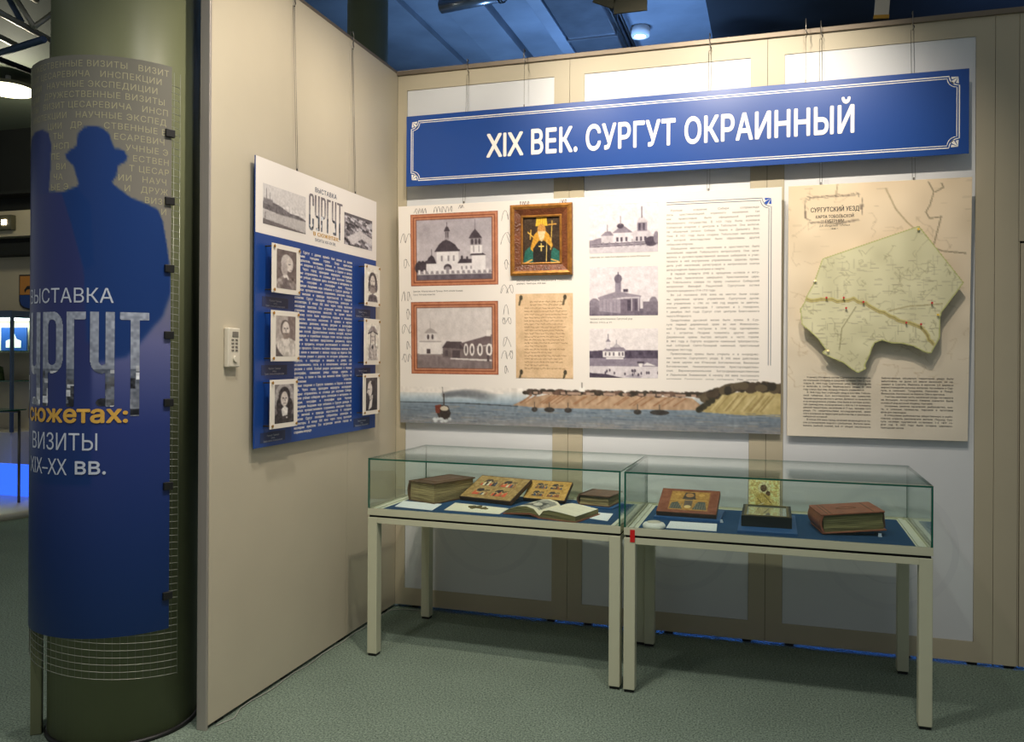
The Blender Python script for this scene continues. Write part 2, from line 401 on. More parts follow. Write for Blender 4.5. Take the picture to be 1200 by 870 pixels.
WB = B().box(0.0, 4.3, 0.013, 0.05, 0.016, 2.975).done('wall_back', M['gap']); tag(WB, kind='structure')
def ring_panel(x0, x1, z0, z1, hx0, hx1, hz0, hz1, name='panel'):
    b = B()
    b.box(x0, hx0, 0, 0.0128, z0, z1).box(hx1, x1, 0, 0.0128, z0, z1)
    b.box(hx0, hx1, 0, 0.0128, z0, hz0).box(hx0, hx1, 0, 0.0128, hz1, z1)
    return b.done(name, M['wallb'], WB)
PX = [(0.001, 0.989, 0.057, 0.906), (0.991, 1.985, 1.068, 1.907), (1.987, 2.979, 2.066, 2.902)]
for x0, x1, a, c in PX:
    ring_panel(x0, x1, 0.016, 2.974, a, c, 0.109, 2.889)
    s = B().box(a+0.001, c-0.001, 0.005, 0.0125, 0.110, 2.888).done('white_sheet', M['sheet'], WB)
    # faint ring print that shows through the sheet near the floor
    b = B(); cx = (a+c)/2 + 0.06; cz = 0.52
    for r0, r1 in ((0.27, 0.30), (0.17, 0.178)):
        for k in range(48):
            t0, t1 = 2*PI*k/48, 2*PI*(k+1)/48
            b.quad([(cx+r*math.cos(t), 0.0045, cz+r*math.sin(t)) for r, t in ((r0, t0), (r1, t0), (r1, t1), (r0, t1))])
    b.done('ring_print', M['ghost'], s)
B().box(2.981, 3.076, 0, 0.0128, 0.016, 2.974).done('panel', M['wallb'], WB)
B().box(3.078, 4.3, 0, 0.0128, 1.942, 2.974).done('panel', M['wallb'], WB)
tag(B().box(3.086, 4.06, 0.0, 0.0128, 0.018, 1.932).box(3.078, 3.083, 0.004, 0.0128, 0.018, 1.94).done('door_1', M['wallb']), kind='structure')
tag(B().box(-0.03, 4.3, -0.012, 0.055, 2.974, 3.0, bev=0.003).done('trim_1', M['rail']), kind='structure')
fb = [B().box(x-0.02, x+0.02, 0.016, 0.046, 0.0, 0.016).done('wall_foot', M['black'], WB) for x in (0.12, 0.9, 1.1, 1.52, 1.9, 2.1, 2.62, 2.9, 3.05, 3.6)]

WL = B().box(-0.034, -0.007, -1.634, 0.03, 0.016, 2.985).done('wall_left', M['gap']); tag(WL, kind='structure')
B().box(-0.0068, 0, -1.634, -0.562, 0.016, 2.985).done('panel', M['wall'], WL)
B().box(-0.0068, 0, -0.560, -0.0005, 0.016, 2.985).done('panel', M['wall'], WL)
B().box(-0.040, 0.002, -1.646, -1.634, 0.0, 3.0, bev=0.002).done('end_profile', M['alu'], WL)
B().box(-0.036, 0.001, -1.634, 0.0, 2.985, 3.0).done('top_profile', M['rail'], WL)
for y in (-1.55, -1.1, -0.6, -0.1): B().box(-0.03, -0.008, y-0.02, y+0.02, 0, 0.016).done('wall_foot', M['black'], WL)

# ceiling behind and above the wall: boards at different drops, a beam, zinc ducts
CE = B().box(-4.5, 6.2, 0.35, 8, 4.26, 4.32).done('ceiling', M['ceil']); tag(CE, kind='structure')
for x0, x1, z in ((-4.4, -0.83, 4.20), (-0.76, -0.50, 4.205), (-0.495, -0.165, 4.16), (-0.13, 0.243, 4.20), (0.86, 1.52, 4.20)):
    B().box(x0, x1, 0.4, 7.9, z, 4.259, bev=0.004).done('ceiling_board', M['ceil'], CE)
B().box(0.245, 0.352, 0.4, 7.9, 4.06, 4.259, bev=0.006).done('ceiling_beam', M['ceil'], CE)
B().box(1.52, 4.0, 0.4, 7.9, 4.10, 4.259).done('black_baffle', M['dark'], CE)
B().box(4.0, 6.1, 0.4, 7.9, 4.18, 4.259).done('ceiling_board', M['ceil'], CE)
wl = B().box(-10, 6.4, 7.9, 8.0, 0, 4.3).done('wall_rear', M['darkhall']); tag(wl, kind='structure')

du = empty('air_duct', (0.57, 2.5, 4.06)); tag(du, 'zinc rectangular air duct running along the blue-lit ceiling', 'duct')
B().box(-0.20, 0.20, -2.0, 5.2, 0.0, 0.19, bev=0.01).done('duct_body', M['duct'], du)
for y in (-1.2, 0.06, 1.4, 2.7): B().box(-0.212, 0.212, y-0.02, y+0.02, -0.014, 0.195, bev=0.004).done('flange', M['duct'], du)
pp = empty('ceiling_conduit', (0.82, 2.5, 4.12)); tag(pp, 'pair of thin dark conduits beside the zinc air duct', 'conduit')
for dx in (-0.03, 0.03): B().tube([(dx, -2.0, 0), (dx, 5.2, 0)], 0.012).done('conduit_tube', M['black'], pp)
dr = empty('round_pipe', (-0.12, 1.56, 4.06)); tag(dr, 'round pipe crossing under the blue-lit ceiling near the dark column', 'pipe')
B().tube([(-0.28, 0.06, 0), (0.25, -0.02, 0)], 0.052, 20).done('pipe_body', M['duct'], dr)
B().tube([(0.205, -0.013, 0), (0.235, -0.018, 0)], 0.062, 20).done('pipe_clamp', M['black'], dr)
B().tube([(0.0, 0.02, 0.05), (0.0, 0.02, 0.16)], 0.008).done('pipe_hanger', M['steel'], dr)
sp = empty('ceiling_spot', (0.93, 2.80, 4.2)); tag(sp, 'small round white ceiling spot beyond the wall above the banner', 'lamp')
B().lathe([(0.075, 0.0), (0.085, -0.02), (0.08, -0.08), (0.055, -0.085), (0.05, -0.03)], 24).done('lamp_rim', M['white'], sp)
B().lathe([(0.052, -0.05), (0.03, -0.07), (0.0005, -0.075)], 20).done('lamp_glass', M['lens'], sp)

st = empty('ceiling_strap', (2.52, 0.2, 3.085), (0, math.radians(4), 0)); tag(st, 'flat pale metal strap hanging down behind the top of the wall', 'strap')
B().box(-0.034, 0.034, -0.006, 0.006, 0.0, 1.15, bev=0.002).done('strap_bar', M['truss'], st)
B().box(-0.036, 0.036, -0.012, 0.010, 0.0, 0.02, bev=0.002).done('strap_end', M['brass'], st)
fl = empty('floodlight', (1.2, 0.30, 3.32)); tag(fl, 'olive floodlight with folded barn doors hanging above the banner', 'lamp')
B().box(-0.035, 0.15, 0.0, 0.012, -0.012, 0.20, bev=0.002).done('barn_door', M['olive'], fl)
B().box(-0.17, -0.045, 0.0, 0.012, 0.0, 0.20, bev=0.002, mtx=Matrix.Rotation(math.radians(24), 4, 'Y')).done('barn_door', M['olive'], fl)
B().box(-0.10, 0.10, 0.02, 0.24, 0.10, 0.34, bev=0.01).done('lamp_housing', M['black'], fl)
B().tube([(0.0, 0.12, 0.33), (0.0, 0.12, 0.95)], 0.012).done('hanger', M['black'], fl)
c2 = empty('round_column', (-0.667, 0.933, 0)); tag(c2, 'dark column standing behind the beige walls in front of the blue ceiling', 'column')
B().lathe([(0.139, 0), (0.139, 4.2)], 40).done('column_shaft', M['green'], c2)
B().lathe([(0.15, 0), (0.15, 0.1), (0.139, 0.11)], 40).done('base_ring', M['black'], c2)

# ------------------------------------------------------------------ far hall on the left
tag(B().box(-10, -3.6, 2.6, 2.7, 0, 2.42).done('wall_far', M['cream']), kind='structure')
tag(B().box(-10, -3.6, 2.42, 2.7, 2.42, 2.54).box(-10, -3.6, 2.5, 2.7, 2.54, 2.60).done('trim_2', M['darkhall']), kind='structure')
tag(B().box(-10, -3.6, 2.36, 2.7, 2.60, 2.86).done('trim_3', M['cream']), kind='structure')
tag(B().box(-10, -3.6, 2.5, 2.7, 2.86, 3.8).box(-10, -3.6, 2.3, 2.7, 3.02, 3.05).done('wall_upper', M['darkhall']), kind='structure')
tag(B().box(-10, -1.95, -3, 2.7, 3.74, 3.80).done('ceiling_hall', M['hceil']), kind='structure')
rl = empty('ring_lamp', (-4.13, 1.17, 3.66)); tag(rl, 'glowing round ceiling lamp left of the printed column', 'lamp')
b = B()
ro, ri = 0.19, 0.168
b.lathe([(ri, -0.03), (ri, -0.055), (ro, -0.055), (ro, -0.03), (ri, -0.03)], 40); b.done('glowing_ring', M['ringl'], rl)
B().lathe([(0.195, 0.0), (0.195, -0.03), (0.0005, -0.03)], 40).done('lamp_plate', M['devkey'], rl)
B().tube([(0, 0, 0), (0, 0, 0.08)], 0.02).done('lamp_stem', M['white'], rl)

tr = empty('ceiling_truss', (-2.4, -0.2, 3.1)); tag(tr, 'pale aluminium lattice truss under the hall ceiling beside the printed column', 'truss')
def bar(n, a, c, r, m): B().tube([Vector(a)-tr.location, Vector(c)-tr.location], r, 6).done(n, m, tr)
bar('chord', (-2.33, -0.85, 3.44), (-2.47, 0.02, 3.44), 0.019, M['truss'])
bar('chord', (-2.62, -0.85, 3.44), (-2.76, 0.02, 3.44), 0.019, M['truss'])
bar('chord', (-2.40, -0.85, 3.72), (-2.60, 0.02, 3.72), 0.019, M['truss'])
bar('lattice_bar', (-2.387, -0.2, 3.44), (-2.567, -0.22, 3.70), 0.016, M['truss'])
bar('lattice_bar', (-2.387, -0.2, 3.44), (-2.37, -0.05, 3.60), 0.016, M['truss'])
bar('lattice_bar', (-2.52, -0.17, 3.50), (-2.64, -0.20, 3.72), 0.018, M['trussb'])
bar('lattice_bar', (-2.36, -0.6, 3.44), (-2.45, -0.45, 3.72), 0.016, M['truss'])
bar('cross_bar', (-2.60, -0.40, 3.19), (-1.98, -0.51, 3.21), 0.02, M['trussb'])
bar('cross_bar', (-2.50, -0.80, 3.20), (-2.49, 0.0, 3.20), 0.018, M['black'])
bar('hanger_bar', (-2.47, 0.02, 3.44), (-2.47, 0.02, 3.19), 0.016, M['black'])

em = empty('shield_emblem', (-5.42, 2.585, 1.87)); tag(em, 'orange and blue shield emblem on the far cream wall', 'emblem')
sh = [(-0.135, 0.36), (-0.135, 0.09), (-0.12, 0.04), (-0.08, 0.01), (0, -0.01), (0.08, 0.01), (0.12, 0.04), (0.135, 0.09), (0.135, 0.36)]
B().prism(sh, 0.0, 0.014).done('shield_rim', M['black'], em)
B().prism([(-0.12, 0.345), (-0.12, 0.15), (0.12, 0.15), (0.12, 0.345)], -0.003, 0.0).done('orange_field', mat('emblem_orange', (214, 140, 52), 0.5), em)
B().prism([(-0.12, 0.145), (-0.12, 0.09), (-0.10, 0.045), (-0.06, 0.02), (0, 0.006), (0.06, 0.02), (0.10, 0.045), (0.12, 0.09), (0.12, 0.145)], -0.003, 0.0).done('blue_field', M['pblue'], em)
B().prism([(-0.06, 0.20), (-0.02, 0.24), (0.03, 0.24), (0.07, 0.29), (0.05, 0.23), (0.06, 0.18), (0.03, 0.21), (-0.03, 0.20), (-0.05, 0.17)], -0.005, -0.003).done('black_charge', M['black'], em)
es = empty('exit_light', (-5.47, 2.30, 2.66)); tag(es, 'small yellow lit lamp box on the soffit above the shield', 'lamp')
B().box(-0.10, 0.12, 0, 0.06, 0, 0.15, bev=0.006).done('lamp_box', M['olive'], es)
B().box(0.0, 0.06, -0.006, 0.0, 0.05, 0.10).done('lamp_face', M['lens'], es)

cb = empty('lit_cabinet', (-5.75, 2.2, 0)); tag(cb, 'lit glass display cabinet against the far wall left of the printed column', 'cabinet')
B().box(-0.9, 0.55, 0.36, 0.395, 0, 1.79).done('back_panel', M['cream'], cb)
B().box(-0.9, 0.55, -0.02, 0.395, 0, 0.62, bev=0.01).done('base_unit', M['device'], cb)
B().box(-0.92, 0.57, -0.04, 0.395, 1.76, 1.83, bev=0.005).done('top_board', M['trussb'], cb)
B().box(-0.85, 0.50, 0.02, 0.30, 1.745, 1.758).done('light_strip', M['lamp_in'], cb)
for z in (1.42, 1.12): B().box(-0.88, 0.53, 0.0, 0.355, z, z+0.012).done('glass_shelf', M['gedge'], cb)
for x in (-0.9, 0.55): B().box(x-0.012, x+0.012, -0.03, 0.0, 0.62, 1.76).done('post', M['trussb'], cb)
pc = B().box(-0.17, 0.17, -0.008, 0.008, 0, 0.24).done('picture_card', M['pblue'], None, (-5.52, 2.50, 1.433)); tag(pc, 'blue picture card with a white building on the upper cabinet shelf', 'card')
B().prism([(-0.10, 0.03), (-0.10, 0.10), (-0.04, 0.12), (0.0, 0.19), (0.04, 0.12), (0.10, 0.10), (0.10, 0.03)], -0.012, -0.0085).done('white_building', M['white'], pc)
rnd = random.Random(4)
for i, (x, z, s, l) in enumerate(((-5.58, 1.133, 0.10, 'round tuft of moss on the lower cabinet shelf, nearest the printed column'), (-5.92, 1.133, 0.12, 'larger tuft of moss on the lower cabinet shelf, farthest from the printed column'))):
    b = B()
    for k in range(14):
        a = rnd.random()*2*PI; rr = s*rnd.random()*0.9; hh = s*(0.6+rnd.random()*0.9)
        b.tube([(rr*math.cos(a), rr*0.6*math.sin(a), 0), (rr*1.1*math.cos(a), rr*0.6*math.sin(a), hh)], [s*0.35, s*0.12], 6)
    tag(b.done('moss_tuft', M['moss'], None, (x, 2.36, z)), l, 'plant', 'moss tufts in the cabinet')
pl = empty('round_podium', (-4.76, 1.44, 0)); tag(pl, 'low round podium with a glowing blue panel at the left edge', 'podium')
B().lathe([(0.70, 0), (0.70, 0.05), (0.68, 0.06), (0.0005, 0.06)], 64).done('podium_disc', M['device'], pl)
B().box(-0.45, 0.45, 0.42, 0.45, 0.061, 0.36, bev=0.004).done('blue_panel', M['panelblue'], pl)
ts = empty('tube_stand', (-4.62, 1.2, 0.061)); tag(ts, 'silver tube frame standing on the round podium', 'stand')
for x, y in ((-0.5, 0), (0.16, 0.02), (-0.5, 0.4), (0.16, 0.4)): B().tube([(x, y, 0), (x, y, 0.82)], 0.012).done('upright', M['steel'], ts)
for a, c in (((-0.5, 0, 0.82), (0.16, 0.02, 0.82)), ((-0.5, 0.4, 0.82), (0.16, 0.4, 0.82)), ((-0.5, 0, 0.45), (0.16, 0.02, 0.55))): B().tube([a, c], 0.012).done('cross_tube', M['steel'], ts)
for a, c in (((-0.5, 0, 0.8), (0.16, 0.02, 0.3)), ((-0.5, 0, 0.2), (0.16, 0.02, 0.78))): B().tube([a, c], 0.008).done('brace_tube', M['steel'], ts)
B().box(-0.55, 0.2, -0.03, 0.44, 0.833, 0.842).done('glass_top', M['gedge'], ts)

# ------------------------------------------------------------------ lamps over the exhibition (above the frame)
tk = empty('lamp_track', (1.5, -1.75, 3.72)); tag(tk, 'black lamp track hanging above and in front of the showcases', 'track')
B().box(-1.6, 1.6, -0.018, 0.018, 0, 0.03, bev=0.003).done('track_bar', M['black'], tk)
for x in (-1.4, 1.4): B().tube([(x, 0, 0.03), (x, 0, 0.5)], 0.005).done('track_hanger', M['steel'], tk)
NAMES = ['first from the left, aimed at the left half of the back wall', 'with the strongest beam, aimed at the banner', 'on the right, aimed at the right showcase', 'aimed at the blue board on the left wall']
for (pos, tgt, pw, ang, colr), nm in zip(SPOTS, NAMES):
    d = (Vector(tgt)-Vector(pos)).normalized(); q = d.to_track_quat('-Z', 'Y')
    t = empty('track_spotlight', pos); tag(t, 'black track spotlight ' + nm, 'lamp', 'track spotlights over the showcases')
    h = B().lathe([(0.0005, 0.13), (0.04, 0.13), (0.048, 0.11), (0.048, -0.04), (0.043, -0.04), (0.040, 0.0), (0.0005, 0.0)], 24).done('lamp_housing', M['black'], t); h.rotation_mode = 'QUATERNION'; h.rotation_quaternion = q
    g = B().lathe([(0.038, -0.002), (0.0005, -0.006)], 20).done('lamp_glass', M['lens'], h)
    B().tube([(0, 0, 0.05), (0, 0, 0.169)], 0.008).done('lamp_arm', M['black'], t)
    ld = bpy.data.lights.new('spot_beam', 'SPOT'); ld.energy = pw; ld.color = colr; ld.spot_size = math.radians(ang); ld.spot_blend = 0.75; ld.shadow_soft_size = 0.035
    lo = bpy.data.objects.new('spot_beam', ld); COL.objects.link(lo); lo.parent = h; lo.location = (0, 0, -0.06)
for i, (pos, pw) in enumerate(DOWN):
    t = empty('ceiling_downlight', pos); tag(t, 'round white ceiling downlight ' + ['in front of the left showcase', 'in front of the right showcase', 'added in front of the printed column to brighten its base', 'added in the passage behind the left wall to brighten the column edge'][i], 'lamp', 'aisle downlights')
    B().lathe([(0.10, 0.0), (0.12, -0.02), (0.10, -0.03), (0.085, -0.02), (0.085, 0.03), (0.0005, 0.03)], 28).done('lamp_rim', M['white'], t)
    B().lathe([(0.08, 0.02), (0.0005, 0.018)], 24).done('lamp_glass', M['lens'], t)
    ld = bpy.data.lights.new('down_beam', 'SPOT'); ld.energy = pw; ld.color = (1.0, 0.95, 0.86); ld.spot_size = math.radians(120); ld.spot_blend = 1.0; ld.shadow_soft_size = 0.09
    lo = bpy.data.objects.new('down_beam', ld); COL.objects.link(lo); lo.parent = t; lo.location = (0, 0, -0.04)
for i, (pos, pw, colr) in enumerate(BLUE):
    t = empty('blue_flood_lamp', pos); tag(t, 'blue flood lamp on a stand hidden behind the back wall, ' + ['nearest the dark column', 'behind the banner', 'behind the far right end'][i], 'lamp', 'blue flood lamps')
    B().lathe([(0.0005, -0.16), (0.07, -0.16), (0.085, -0.06), (0.08, -0.055), (0.06, -0.12), (0.0005, -0.12)], 20).done('lamp_housing', M['black'], t)
    B().tube([(0, 0, -0.16), (0, 0, -pos[2])], 0.015).done('lamp_pole', M['black'], t)
    B().lathe([(0.16, -pos[2]), (0.16, -pos[2]+0.015), (0.0005, -pos[2]+0.02)], 20).done('lamp_base', M['black'], t)
    ld = bpy.data.lights.new('blue_beam', 'SPOT'); ld.energy = pw; ld.color = colr; ld.shadow_soft_size = 0.06; ld.spot_size = math.radians(112); ld.spot_blend = 0.9
    lo = bpy.data.objects.new('blue_beam', ld); COL.objects.link(lo); lo.parent = t; lo.rotation_euler = (PI, 0, 0)
lt = empty('led_strip', (2.35, 0.62, 0)); tag(lt, 'blue light strip on low feet behind the back wall', 'lamp')
B().box(-1.6, 1.6, -0.015, 0.015, 0.17, 0.23, bev=0.002).done('strip_profile', M['black'], lt)
for x in (-1.3, 0, 1.3): B().box(x-0.01, x+0.01, -0.04, 0.04, 0, 0.172).done('strip_foot', M['black'], lt)
B().box(-1.58, 1.58, -0.0165, -0.0152, 0.175, 0.225).done('strip_diffuser', mat('blue_strip_glow', (70, 130, 255), 0.5, emit=18.0), lt)
# hall lamps
ld = bpy.data.lights.new('ring_glow', 'POINT'); ld.energy = 14; ld.color = (1, 0.95, 0.75); ld.shadow_soft_size = 0.15
lo = bpy.data.objects.new('ring_glow', ld); COL.objects.link(lo); lo.parent = rl; lo.location = (0, 0, -0.25)

# ================================================================== printed column
CX, CY, A0, RF = -0.373, -1.644, -48.07, 0.325
co = empty('round_column', (CX, CY, 0)); tag(co, 'thick dark green column wrapped in wire mesh at the end of the left wall', 'column')
B().lathe([(0.263, 0), (0.263, 3.9)], 72).done('column_shaft', M['green'], co)
B().lathe([(0.272, 0), (0.272, 0.012), (0.263, 0.016)], 72).done('base_ring', M['black'], co)
bx = B().box(-0.019, 0.019, -0.032, 0.032, 0.0, 2.40, bev=0.004).done('pipe_casing', M['green'], None, (-0.593, -1.842, 0), (0, 0, math.radians(-138))); tag(bx, 'narrow dark green pipe casing between the column and its wire mesh', 'casing')

DEG = PI/180
def wrap(r):
    def f(v):
        a = (A0*DEG) + v[:, 0]/RF
        return np.stack([r*np.cos(a), r*np.sin(a), v[:, 1]], 1)
    return f
S = lambda d: d*DEG*RF
gr = empty('wire_mesh', (CX, CY, 0)); tag(gr, 'welded wire mesh bent around the dark green column', 'mesh')
b = B(); rm = RF-0.004
def mz(t): return 0.262 - 0.0006*t
ts_ = np.linspace(-150, 33, 40)
for k in range(86):
    b.tube([(rm*math.cos((A0+t)*DEG), rm*math.sin((A0+t)*DEG), mz(t)+0.0252*k) for t in ts_], 0.0011, 4)
for t in np.linspace(-150, 33, 42):
    x, y = rm*math.cos((A0+t)*DEG), rm*math.sin((A0+t)*DEG)
    b.tube([(x, y, mz(t)-0.004), (x, y, 2.435)], 0.0011, 4)
tag(b.done('wire_grid', M['wire'], gr), kind='stuff')

fm = empty('film_poster', (CX, CY, 0)); tag(fm, 'curved blue film poster with a hatted silhouette clipped round the column mesh', 'poster')
HEAD = [(-37.8, 2.103), (-33.6, 2.12), (-30.2, 2.131), (-29.2, 2.173), (-25.4, 2.197), (-20.3, 2.203), (-15.3, 2.198), (-10.9, 2.179), (-7.9, 2.129), (-2.6, 2.123), (-0.2, 2.103), (-1.6, 2.081), (-5.5, 2.067), (-6.4, 2.031), (-9.2, 2.006), (-4.9, 1.987), (1.4, 1.96), (11.2, 1.941), (17.4, 1.927), (20.6, 1.886), (23.5, 1.796), (25.8, 1.704), (25.9, 1.627), (21.0, 1.548), (8.2, 1.455), (0, 1.40), (-40, 1.35), (-130, 1.35), (-130, 1.975), (-50.8, 1.979), (-35.2, 1.971), (-28.4, 1.997), (-31.8, 2.063), (-36.5, 2.085)]
ARM = [(-90, 1.95), (-84, 2.13), (-77.8, 2.184), (-67.0, 2.203), (-57.4, 2.201), (-51.2, 2.184), (-48.7, 2.143), (-49.3, 2.054), (-50.8, 1.970), (-60, 1.90)]
DL, DR, ZB, ZT = -130.0, 26.5, 0.415, 2.452
fx = lambda d: (d-DL)/(DR-DL); fz = lambda z: (ZT-z)/(ZT-ZB)
A = Art(150, 260, (128, 122, 116), asp=(ZT-ZB)/S(DR-DL))
A.grad(0, fz(1.75), (110, 108, 98), (122, 117, 110)); A.grad(fz(1.75), fz(1.45), (122, 117, 110), (96, 98, 142)); A.grad(fz(1.45), fz(1.15), (96, 98, 142), (38, 52, 112)); A.grad(fz(1.15), 1, (38, 52, 112), (4, 36, 84))
A.poly([(fx(d), fz(z)) for d, z in HEAD], (18, 50, 108)); A.poly([(fx(d), fz(z)) for d, z in ARM], (30, 44, 98))
A.poly([(fx(d), fz(z)) for d, z in [(-130, 1.975), (-40, 1.972), (-33, 1.86), (-25, 1.70), (-22, 1.35), (-130, 1.35)]], (38, 46, 98))
A.poly([(fx(d), fz(z)) for d, z in [(-40, 1.972), (-30, 1.99), (-21, 1.93), (-19, 1.72), (-24, 1.70), (-33, 1.86)]], (6, 48, 108))
A.grad(fz(1.45), fz(1.20), (38, 46, 98), (34, 48, 104), 0, fx(-20)); A.grad(fz(1.20), fz(0.95), (34, 48, 104), (6, 44, 100), 0, fx(-20))
sm = A.a.copy()
for _ in range(3): 
    sm[1:-1] = (sm[:-2]+sm[1:-1]+sm[2:])/3; sm[:, 1:-1] = (sm[:, :-2]+sm[:, 1:-1]+sm[:, 2:])/3
lowmask = (A.Y > fz(1.62))[..., None]; A.a = np.where(lowmask, sm, A.a)
picture('printed_film', A, S(DL), S(DR), ZB, ZT, 0, fm, M['film'], warp=wrap(RF))
def inpoly(x, y, P):
    c = False; n = len(P)
    for i in range(n):
        (x0, y0), (x1, y1) = P[i], P[(i+1) % n]
        if (y0 > y) != (y1 > y) and x < (x1-x0)*(y-y0)/(y1-y0)+x0: c = not c
    return c
T = Text(); phrase = 'НАУЧНЫЕ ЭКСПЕДИЦИИ   ДРУЖЕСТВЕННЫЕ ВИЗИТЫ   ВИЗИТ ЦЕСАРЕВИЧА   ИНСПЕКЦИИ   '
for row in range(20):
    z = 2.412-0.0358*row; d = -112.0; k = (row*23+11) % len(phrase)
    while d < 24.5:
        ch = phrase[k % len(phrase)]; k += 1; cap = 0.0205; adv = (glyph(ch, 1, 0)[2]+0.05)*cap/CAP/S(1)
        mid = (d+adv/2, z+cap/2)
        if ch != ' ' and d+adv < 25.5 and not any(inpoly(mid[0]+e, mid[1]+g, P) for P in (HEAD, ARM) for e in (-2, 2) for g in (-0.012, 0.012)): T.add(ch, S(d), z, cap, res=1)
        d += adv
T.mesh('background_lettering', M['filmrow'], fm, warp=wrap(RF+0.0008))
for t_, d_, z_, c_, f_, o_ in (('ВЫСТАВКА', -76.5, 1.588, 0.048, 69.5, 0.0), ('ВИЗИТЫ', -70, 1.072, 0.056, 55, 0.0), ('XIX–XX', -73, 0.985, 0.056, 38, 0.0), ('вв.', -30.5, 0.989, 0.056, 20, 0.012)):
    Text().add(t_, S(d_), z_, c_, fit=S(f_), res=4, off=o_).mesh('lettering', M['pale'], fm, warp=wrap(RF+0.001))

for t_, d_, f_ in (('в', -88, 7), ('сюжетах:', -75, 76.5)): Text().add(t_, S(d_), 1.170, 0.056, fit=S(f_), res=4, off=0.03).mesh('gold_lettering', M['gold'], fm, warp=wrap(RF+0.0014))

def surgut(mk, xs, sw, tail=1.0):
    """tall condensed exhibition title, drawn as strokes; xs = (left,right) of the six letters"""
    on = (255, 255, 255); h = sw/2/mk.asp
    def v(x, y0, y1): mk.rect(x-sw/2, y0, x+sw/2, y1, on)
    (c0, c1), (u0, u1), (p0, p1), (g0, g1), (v0, v1), (t0, t1) = [(a+sw/2, b_-sw/2) for a, b_ in xs]
    top, bot = h, 0.9
    def arc(x0, x1, y, up): 
        cx, rx = (x0+x1)/2, (x1-x0)/2; ry = rx/mk.asp
        mk.line([(cx-rx*math.cos(t), y+(-1 if up else 1)*ry*math.sin(t)) for t in np.linspace(0, PI, 14)], sw, on)
    r = (c1-c0)/2/mk.asp
    v(c0, r+h, bot-r); arc(c0, c1, r+h, True); arc(c0, c1, bot-r, False); v(c1, r+h, 0.30); v(c1, 0.62, bot-r)
    for a, b_ in ((u0, u1), (v0, v1)):
        r = (b_-a)/2/mk.asp; v(a, 0, 0.48); v(b_, 0, bot); arc(a, b_, 0.48, False); mk.line([(b_, bot-h), (a+(b_-a)*.35, bot-h)], sw*0.9, on)
    r = (p1-p0)/2/mk.asp; v(p0, 0, bot); arc(p0, p1, r+h, True); v(p1, r+h, 0.46); arc(p0, p1, 0.46, False)
    v(g0, 0, bot); mk.rect(g0-sw/2, 0, g1+sw/2, 2*h, on)
    mk.rect(t0-sw/2, 0, t1+sw/2, 2*h, on); v((t0+t1)/2, 0, tail)
def city_fill(w_, h_, c0, c1, seed):
    a = Art(w_, h_, c0, ss=1); a.grad(0, 0.55, c0, c1); a.grad(0.55, 1, (90, 96, 110), (120, 124, 134)); rg = random.Random(seed)
    for k in range(70):
        x, y = rg.random(), 0.5+0.48*rg.random(); g = rg.choice((40, 62, 90, 170, 200, 220)); a.rect(x, y, x+0.03+0.05*rg.random(), y+0.03+0.09*rg.random(), (g, g+2, g+8))
    return a.noise(24, 60, 40, seed)
LD0, LD1, LZ0, LZ1 = -93.0, 13.5, 1.190, 1.556
xs = [((a-LD0)/(LD1-LD0), (c-LD0)/(LD1-LD0)) for a, c in ((-92, -77), (-74.5, -58.5), (-55, -38.5), (-35.5, -23.5), (-20.5, -6.8), (-3.5, 12.8))]
mk = Art(250, 150, (0, 0, 0), ss=2, asp=(LZ1-LZ0)/S(LD1-LD0)); surgut(mk, xs, 0.046)
picture('title_lettering', city_fill(250, 150, (150, 156, 172), (132, 138, 152), 5), S(LD0), S(LD1), LZ0, LZ1, 0, fm, M['film'], mask=mk.out()[..., 0]/255, warp=wrap(RF+0.001))
for i, (d, z) in enumerate([(26.0, 2.209), (26.0, 1.964), (26.0, 1.719), (26.0, 1.478), (26.0, 1.234), (26.0, 0.932), (26.0, 0.535)]):
    a = (A0+d)*DEG; B().box(-0.022, 0.013, -0.006, 0.006, -0.014, 0.014, bev=0.002).done('clip', M['black'], fm, ((RF+0.003)*math.cos(a), (RF+0.003)*math.sin(a), z), (0, 0, a+PI/2))

# ================================================================== board helpers
def ribbon(b, pts, wd, y, closed=False):
    """flat printed line in X,Z"""
    p = [Vector((x, z)) for x, z in pts]; n = len(p); L = []
    for i in range(n):
        a = p[i-1] if (i or closed) else p[i]; c = p[(i+1) % n] if (i < n-1 or closed) else p[i]
        d = (c-a).normalized(); nn = Vector((-d.y, d.x))*wd/2
        L.append((b.bm.verts.new((p[i].x+nn.x, y, p[i].y+nn.y)), b.bm.verts.new((p[i].x-nn.x, y, p[i].y-nn.y))))
    for i in range(n if closed else n-1):
        a, c = L[i], L[(i+1) % n]; b.bm.faces.new([a[0], a[1], c[1], c[0]])
def fan(b, x, z, sx, sz, s, y):
    """corner leaf ornament: three petals pointing into the corner"""
    for (a0, a1, l) in ((4, 26, 0.95), (32, 58, 1.25), (64, 86, 0.95)):
        P = [(0.12*s, 0.12*s)] + [(min(s, l*s*math.cos(t*DEG)), min(s, l*s*math.sin(t*DEG))) for t in (a0, (a0+a1)/2, a1)]
        b.quad([(x+sx*px, y, z+sz*pz) for px, pz in P])
